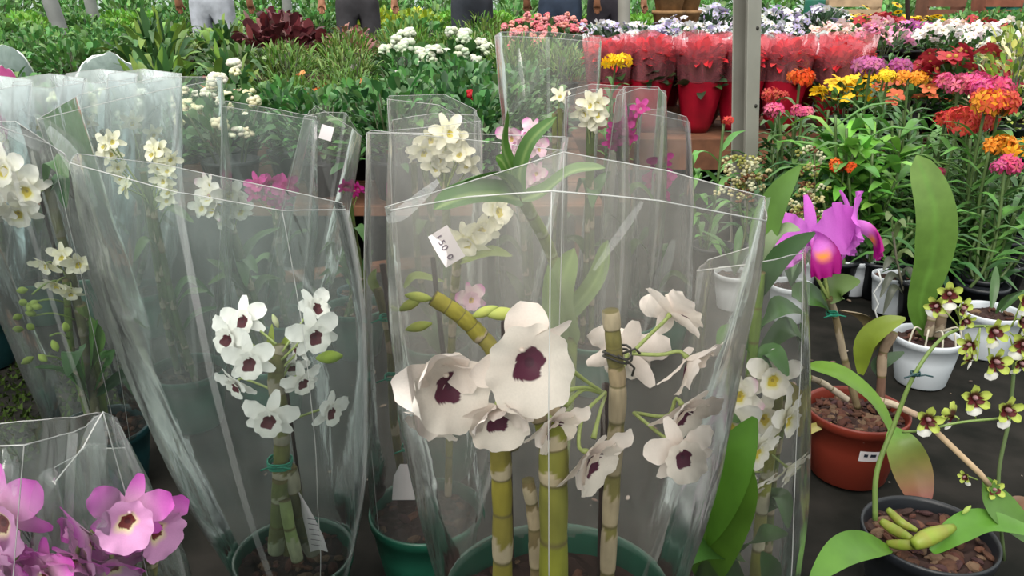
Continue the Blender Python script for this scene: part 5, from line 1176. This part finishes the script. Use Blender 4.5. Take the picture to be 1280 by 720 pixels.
# stacked brown fibre pots, crates and a green barrel along the top right
def stack(px, D, n, r, rgb, name, label, top):
    x = at(px, 10, D).x; rt = root(name, (x, D, 0), label, 'stacked pots'); m = plain(name + '_mat', rgb, .85, .35, 20, bump=.3); h = top / n
    for i in range(n):
        mb = MB(); mb.lathe([(r * .8, i * h), (r * .98, i * h + h * .8), (r * 1.06, i * h + h * .82), (r * 1.06, i * h + h), (r * .85, i * h + h), (r * .8, i * h + h * .9)], 22, (x, D, 0), cap0=True); put('fibre_pot', mb, m, rt)
stack(836, 6.95, 7, .13, (158, 122, 84), 'fibre_pot_stack', 'stack of brown fibre pots at the top, left of the steel post', .92)
stack(858, 7.05, 7, .12, (140, 104, 72), 'fibre_pot_stack', 'second stack of brown fibre pots, nearer the steel post', .92)
def crate(px, D, w_, h, z, rgb, label):
    x = at(px, 10, D).x; rt = root('slatted_crate', (x, D, z), label, 'crate'); m = plain('crate%d' % (rgb[0]), rgb, .8, .3, 9)
    for k in range(4):
        mb = MB(); mb.box((x, D - .15, z + h * (k + .5) / 4), (w_, .014, h / 4 * .72)); put('slat', mb, m, rt, smooth=False)
        mb = MB(); mb.box((x, D + .15, z + h * (k + .5) / 4), (w_, .014, h / 4 * .72)); put('slat', mb, m, rt, smooth=False)
    for sx in (-1, 1):
        mb = MB(); mb.box((x + sx * (w_ / 2 - .012), D, z + h / 2), (.024, .286, h)); put('end_board', mb, m, rt, smooth=False)
    mb = MB(); mb.box((x, D, z + .008), (w_ - .05, .28, .014)); put('base_board', mb, m, rt, smooth=False)
for k, (px, rgb, z) in enumerate(((1062, (176, 150, 120), 0), (1062, (176, 150, 120), .45), (1175, (110, 72, 56), 0), (1175, (110, 72, 56), .45), (1245, (128, 76, 58), 0), (1245, (128, 76, 58), .45))):
    crate(px, 10.0, .62 if px < 1100 else .44, .44, z, rgb, ('pale' if px < 1100 else 'reddish brown' if px > 1200 else 'dark brown') + ' slatted crate at the top right, ' + ('on the floor' if z == 0 else 'on top of another'))
bx = at(1018, 10, 9.9).x; mb = MB(); mb.lathe([(.11, 0), (.12, .1), (.125, .42), (.12, .7), (.115, .86), (.11, .88), (.105, .86), (.10, .5)], 30, (bx, 9.9, 0), cap0=True)
tag(put('barrel', mb, plain('green_barrel', (24, 92, 74), .5), None, (bx, 9.9, 0)), 'slim green plastic barrel just right of the steel post at the top', 'barrel')
bx = at(1255, 10, 10.1).x; mb = MB(); mb.lathe([(.24, 0), (.25, .1), (.26, .42), (.25, .8), (.24, 1.0), (.23, 1.02), (.22, 1.0), (.2, .6)], 30, (bx, 10.1, 0), cap0=True)
tag(put('barrel', mb, M['green_barrel_mat'] if 'green_barrel_mat' in M else plain('green_barrel', (24, 92, 74), .5), None, (bx, 10.1, 0)), 'tall green barrel in the top right corner', 'barrel')

# ---------------------------------------------------------------- people walking in the far aisle
def skinmesh(name, verts, edges, radii, m, parent, lv=2, rootv=0):
    me = bpy.data.meshes.new(name); me.from_pydata([tuple(v) for v in verts], edges, []); me.materials.append(m)
    o = link(name, me, parent); md = o.modifiers.new('skin', 'SKIN'); md.use_smooth_shade = True
    for i, r in enumerate(radii):
        sv = me.skin_vertices[0].data[i]; sv.radius = r if isinstance(r, tuple) else (r, r); sv.use_root = (i == rootv)
    s = o.modifiers.new('sub', 'SUBSURF'); s.levels = lv; s.render_levels = lv
    return o
def person(px, D, label, shirt, pants, yaw=0, armbend=0, H=1.68, skin=(150, 104, 78), hair=(30, 24, 22), hem=.0):
    x = at(px, 10, D).x; rt = root('person', (x, D, 0), label, 'person'); rt.rotation_euler = (0, 0, yaw); k = H / 1.7
    sk = plain('skin%d' % skin[0], skin, .55, .08); sm = plain('shirt%d_%d' % (shirt[0], shirt[2]), shirt, .85, .2); pm = plain('trousers%d_%d' % (pants[0], pants[2]), pants, .85, .3); hm = plain('hair', hair, .6, .2)
    P = lambda *a: V(a) * k
    v = [P(0, 0, .96), P(0, 0, 1.18), P(0, .01, 1.38), P(0, 0, 1.48), P(0, -.01, 1.56), P(0, -.015, 1.66)]; e = [(i, i + 1) for i in range(5)]; r = [(.15, .11), (.135, .10), (.15, .10), .05, (.075, .09), (.06, .075)]
    for s in (-1, 1):
        n = len(v); hx, hz = (.30, 1.0) if armbend == 0 else (.24, 1.02)
        v += [P(s * .18, .01, 1.40), P(s * .24, .01, 1.14), P(s * hx, -.05 if armbend == 0 else -.24, .92 if armbend == 0 else 1.06), P(s * hx, -.07 if armbend == 0 else -.31, .85 if armbend == 0 else 1.08)]; e += [(2, n), (n, n + 1), (n + 1, n + 2), (n + 2, n + 3)]; r += [.055, .045, .032, (.042, .02)]
        q = len(v)
        for f in range(5):   # fingers, rooted in the palm
            fx = s * (hx + (-.028 + .014 * f)); zz = (.85 if armbend == 0 else 1.08); yy = -.07 if armbend == 0 else -.31; L = (.05, .075, .085, .078, .06)[f]
            v += [P(fx, yy - (.01 if f else .03), zz - (L * .5 if armbend == 0 else .01)), P(fx, yy - (.02 if f else .05) - (L * .4 if armbend else 0), zz - (L if armbend == 0 else .03))]; e += [(n + 3, q + 2 * f), (q + 2 * f, q + 2 * f + 1)]; r += [.009, .008]
        n = len(v); v += [P(s * .095, 0, .88), P(s * .10, -.01, .48), P(s * .10, .02, .09), P(s * .105, -.13, .04)]; e += [(0, n), (n, n + 1), (n + 1, n + 2), (n + 2, n + 3)]; r += [.085, .058, .04, (.045, .03)]
    skinmesh('body', v, e, r, sk, rt)
    tv = [P(0, 0, .92), P(0, 0, 1.0)]; te = [(0, 1)]; tr = [(.17, .13), (.165, .125)]
    for s in (-1, 1): n = len(tv); tv += [P(s * .10, 0, .80), P(s * .105, -.01, .48), P(s * .105, .015, .10)]; te += [(0, n), (n, n + 1), (n + 1, n + 2)]; tr += [.10, .078, .065]
    skinmesh('trousers', tv, te, tr, pm, rt)
    hv = [P(0, 0, .90 - hem), P(0, 0, 1.02), P(0, 0, 1.2), P(0, .01, 1.40), P(0, .0, 1.46)]; he = [(0, 1), (1, 2), (2, 3), (3, 4)]; hr = [(.195, .15), (.175, .135), (.155, .12), (.165, .115), .07]
    for s in (-1, 1): n = len(hv); hv += [P(s * .19, .01, 1.40), P(s * .225, .01, 1.22)]; he += [(3, n), (n, n + 1)]; hr += [.07, .066]
    skinmesh('shirt', hv, he, hr, sm, rt)
    mb = MB(); mb.ball(P(0, .02, 1.645), .105 * k, 14, 10, sc3=(.9, 1, 1)); o = link('hair', mb.mesh('hair', hm), rt)
    mb = MB(); mb.ball(P(0, -.105, 1.60), .016 * k, 8, 6, sc3=(.8, 1, 1.4)); link('nose', mb.mesh('nose', sk), rt)
    eb = MB()
    for s in (-1, 1): eb.ball(P(s * .032, -.09, 1.63), .011 * k, 8, 6)
    link('eyes', eb.mesh('eyes', hm), rt)
    mb = MB(); mb.ball(P(0, -.098, 1.555), .02 * k, 8, 6, sc3=(1.2, .4, .35)); link('mouth', mb.mesh('mouth', plain('lips', (140, 70, 64), .5)), rt)
    for s in (-1, 1):
        mb = MB(); mb.ball(P(s * .105, -.07, .035), .05 * k, 12, 8, sc3=(.9, 2.3, .7)); link('shoe', mb.mesh('shoe', plain('shoe', (40, 38, 40), .6)), rt)
    return rt
person(265, 7.0, 'person in a dark blue shirt and pale grey trousers in the far left aisle', (60, 70, 100), (176, 180, 190), PI, hem=-.06)
person(447, 7.0, 'person in dark clothes in the far aisle beyond the lime leafed row', (60, 52, 54), (60, 58, 62), .3)
person(590, 7.0, 'person with a bare arm in dark clothes bending over the far beds', (44, 48, 58), (52, 56, 64), .5, 1)
person(700, 7.0, 'person in an orange shirt and dark trousers in the far aisle', (236, 138, 58), (48, 60, 78), 2.9, hem=.02)
person(760, 7.25, 'person in dark trousers beside the grey steel pole', (70, 60, 66), (62, 58, 66), .2)

# every repeat says which one it is: its row counted from the front and its place in that row
ONES = 'first second third fourth fifth sixth seventh eighth ninth tenth eleventh twelfth thirteenth fourteenth fifteenth sixteenth seventeenth eighteenth nineteenth'.split()
def ordinal(n):
    if n < 19: return ONES[n]
    t_, u = divmod(n + 1, 10); w_ = {2: 'twent', 3: 'thirt', 4: 'fort', 5: 'fift'}[t_]
    return w_ + 'ieth' if u == 0 else w_ + 'y-' + ONES[u - 1]
for base, rows in ROWS.items():
    for r_, D in enumerate(sorted(rows)):
        os_ = sorted(rows[D], key=lambda o: o.location.x / o.location.y)
        for i, o in enumerate(os_):
            lab = base
            if len(rows) > 1: lab += ', ' + ordinal(r_) + ' row from the front'
            if len(os_) > 1: lab += ', ' + ordinal(i) + ' from left'
            o['label'] = lab

# ================================================================== light
w = bpy.data.worlds.new('overcast'); sc.world = w; w.use_nodes = True
N, L = w.node_tree.nodes, w.node_tree.links; N.clear()
out = N.new('ShaderNodeOutputWorld'); bg = N.new('ShaderNodeBackground'); tc = N.new('ShaderNodeTexCoord'); sx = N.new('ShaderNodeSeparateXYZ'); cr = N.new('ShaderNodeValToRGB')
L.new(tc.outputs['Generated'], sx.inputs[0]); L.new(sx.outputs['Z'], cr.inputs[0]); L.new(cr.outputs[0], bg.inputs[0]); L.new(bg.outputs[0], out.inputs[0])
cr.color_ramp.elements[0].color = (.34, .40, .36, 1); cr.color_ramp.elements[0].position = .0
cr.color_ramp.elements[1].color = (1, .985, .955, 1); cr.color_ramp.elements[1].position = .75
e_ = cr.color_ramp.elements.new(.2); e_.color = (.62, .68, .66, 1)
bg.inputs[1].default_value = 1.7
sl_ = bpy.data.lights.new('sun', 'SUN'); so_ = bpy.data.objects.new('sun', sl_); COL.objects.link(so_)
sl_.energy = 2.8; sl_.angle = math.radians(40); sl_.color = (1, .95, .87); so_.rotation_euler = (math.radians(38), math.radians(-22), 0)

vs = sc.view_settings; sc.display_settings.display_device = 'sRGB'
vs.view_transform = 'Standard'; vs.look = 'None'; vs.gamma = 1; vs.use_curve_mapping = False; vs.exposure = 0.22
cy = sc.cycles; cy.transparent_max_bounces = 40; cy.max_bounces = 8; cy.diffuse_bounces = 3; cy.glossy_bounces = 3; cy.transmission_bounces = 4
cy.use_denoising = True; cy.use_adaptive_sampling = True; cy.adaptive_threshold = .02; cy.caustics_reflective = False; cy.caustics_refractive = False; cy.sample_clamp_indirect = 4
for o in bpy.data.objects:
    if 'org' in o: del o['org']
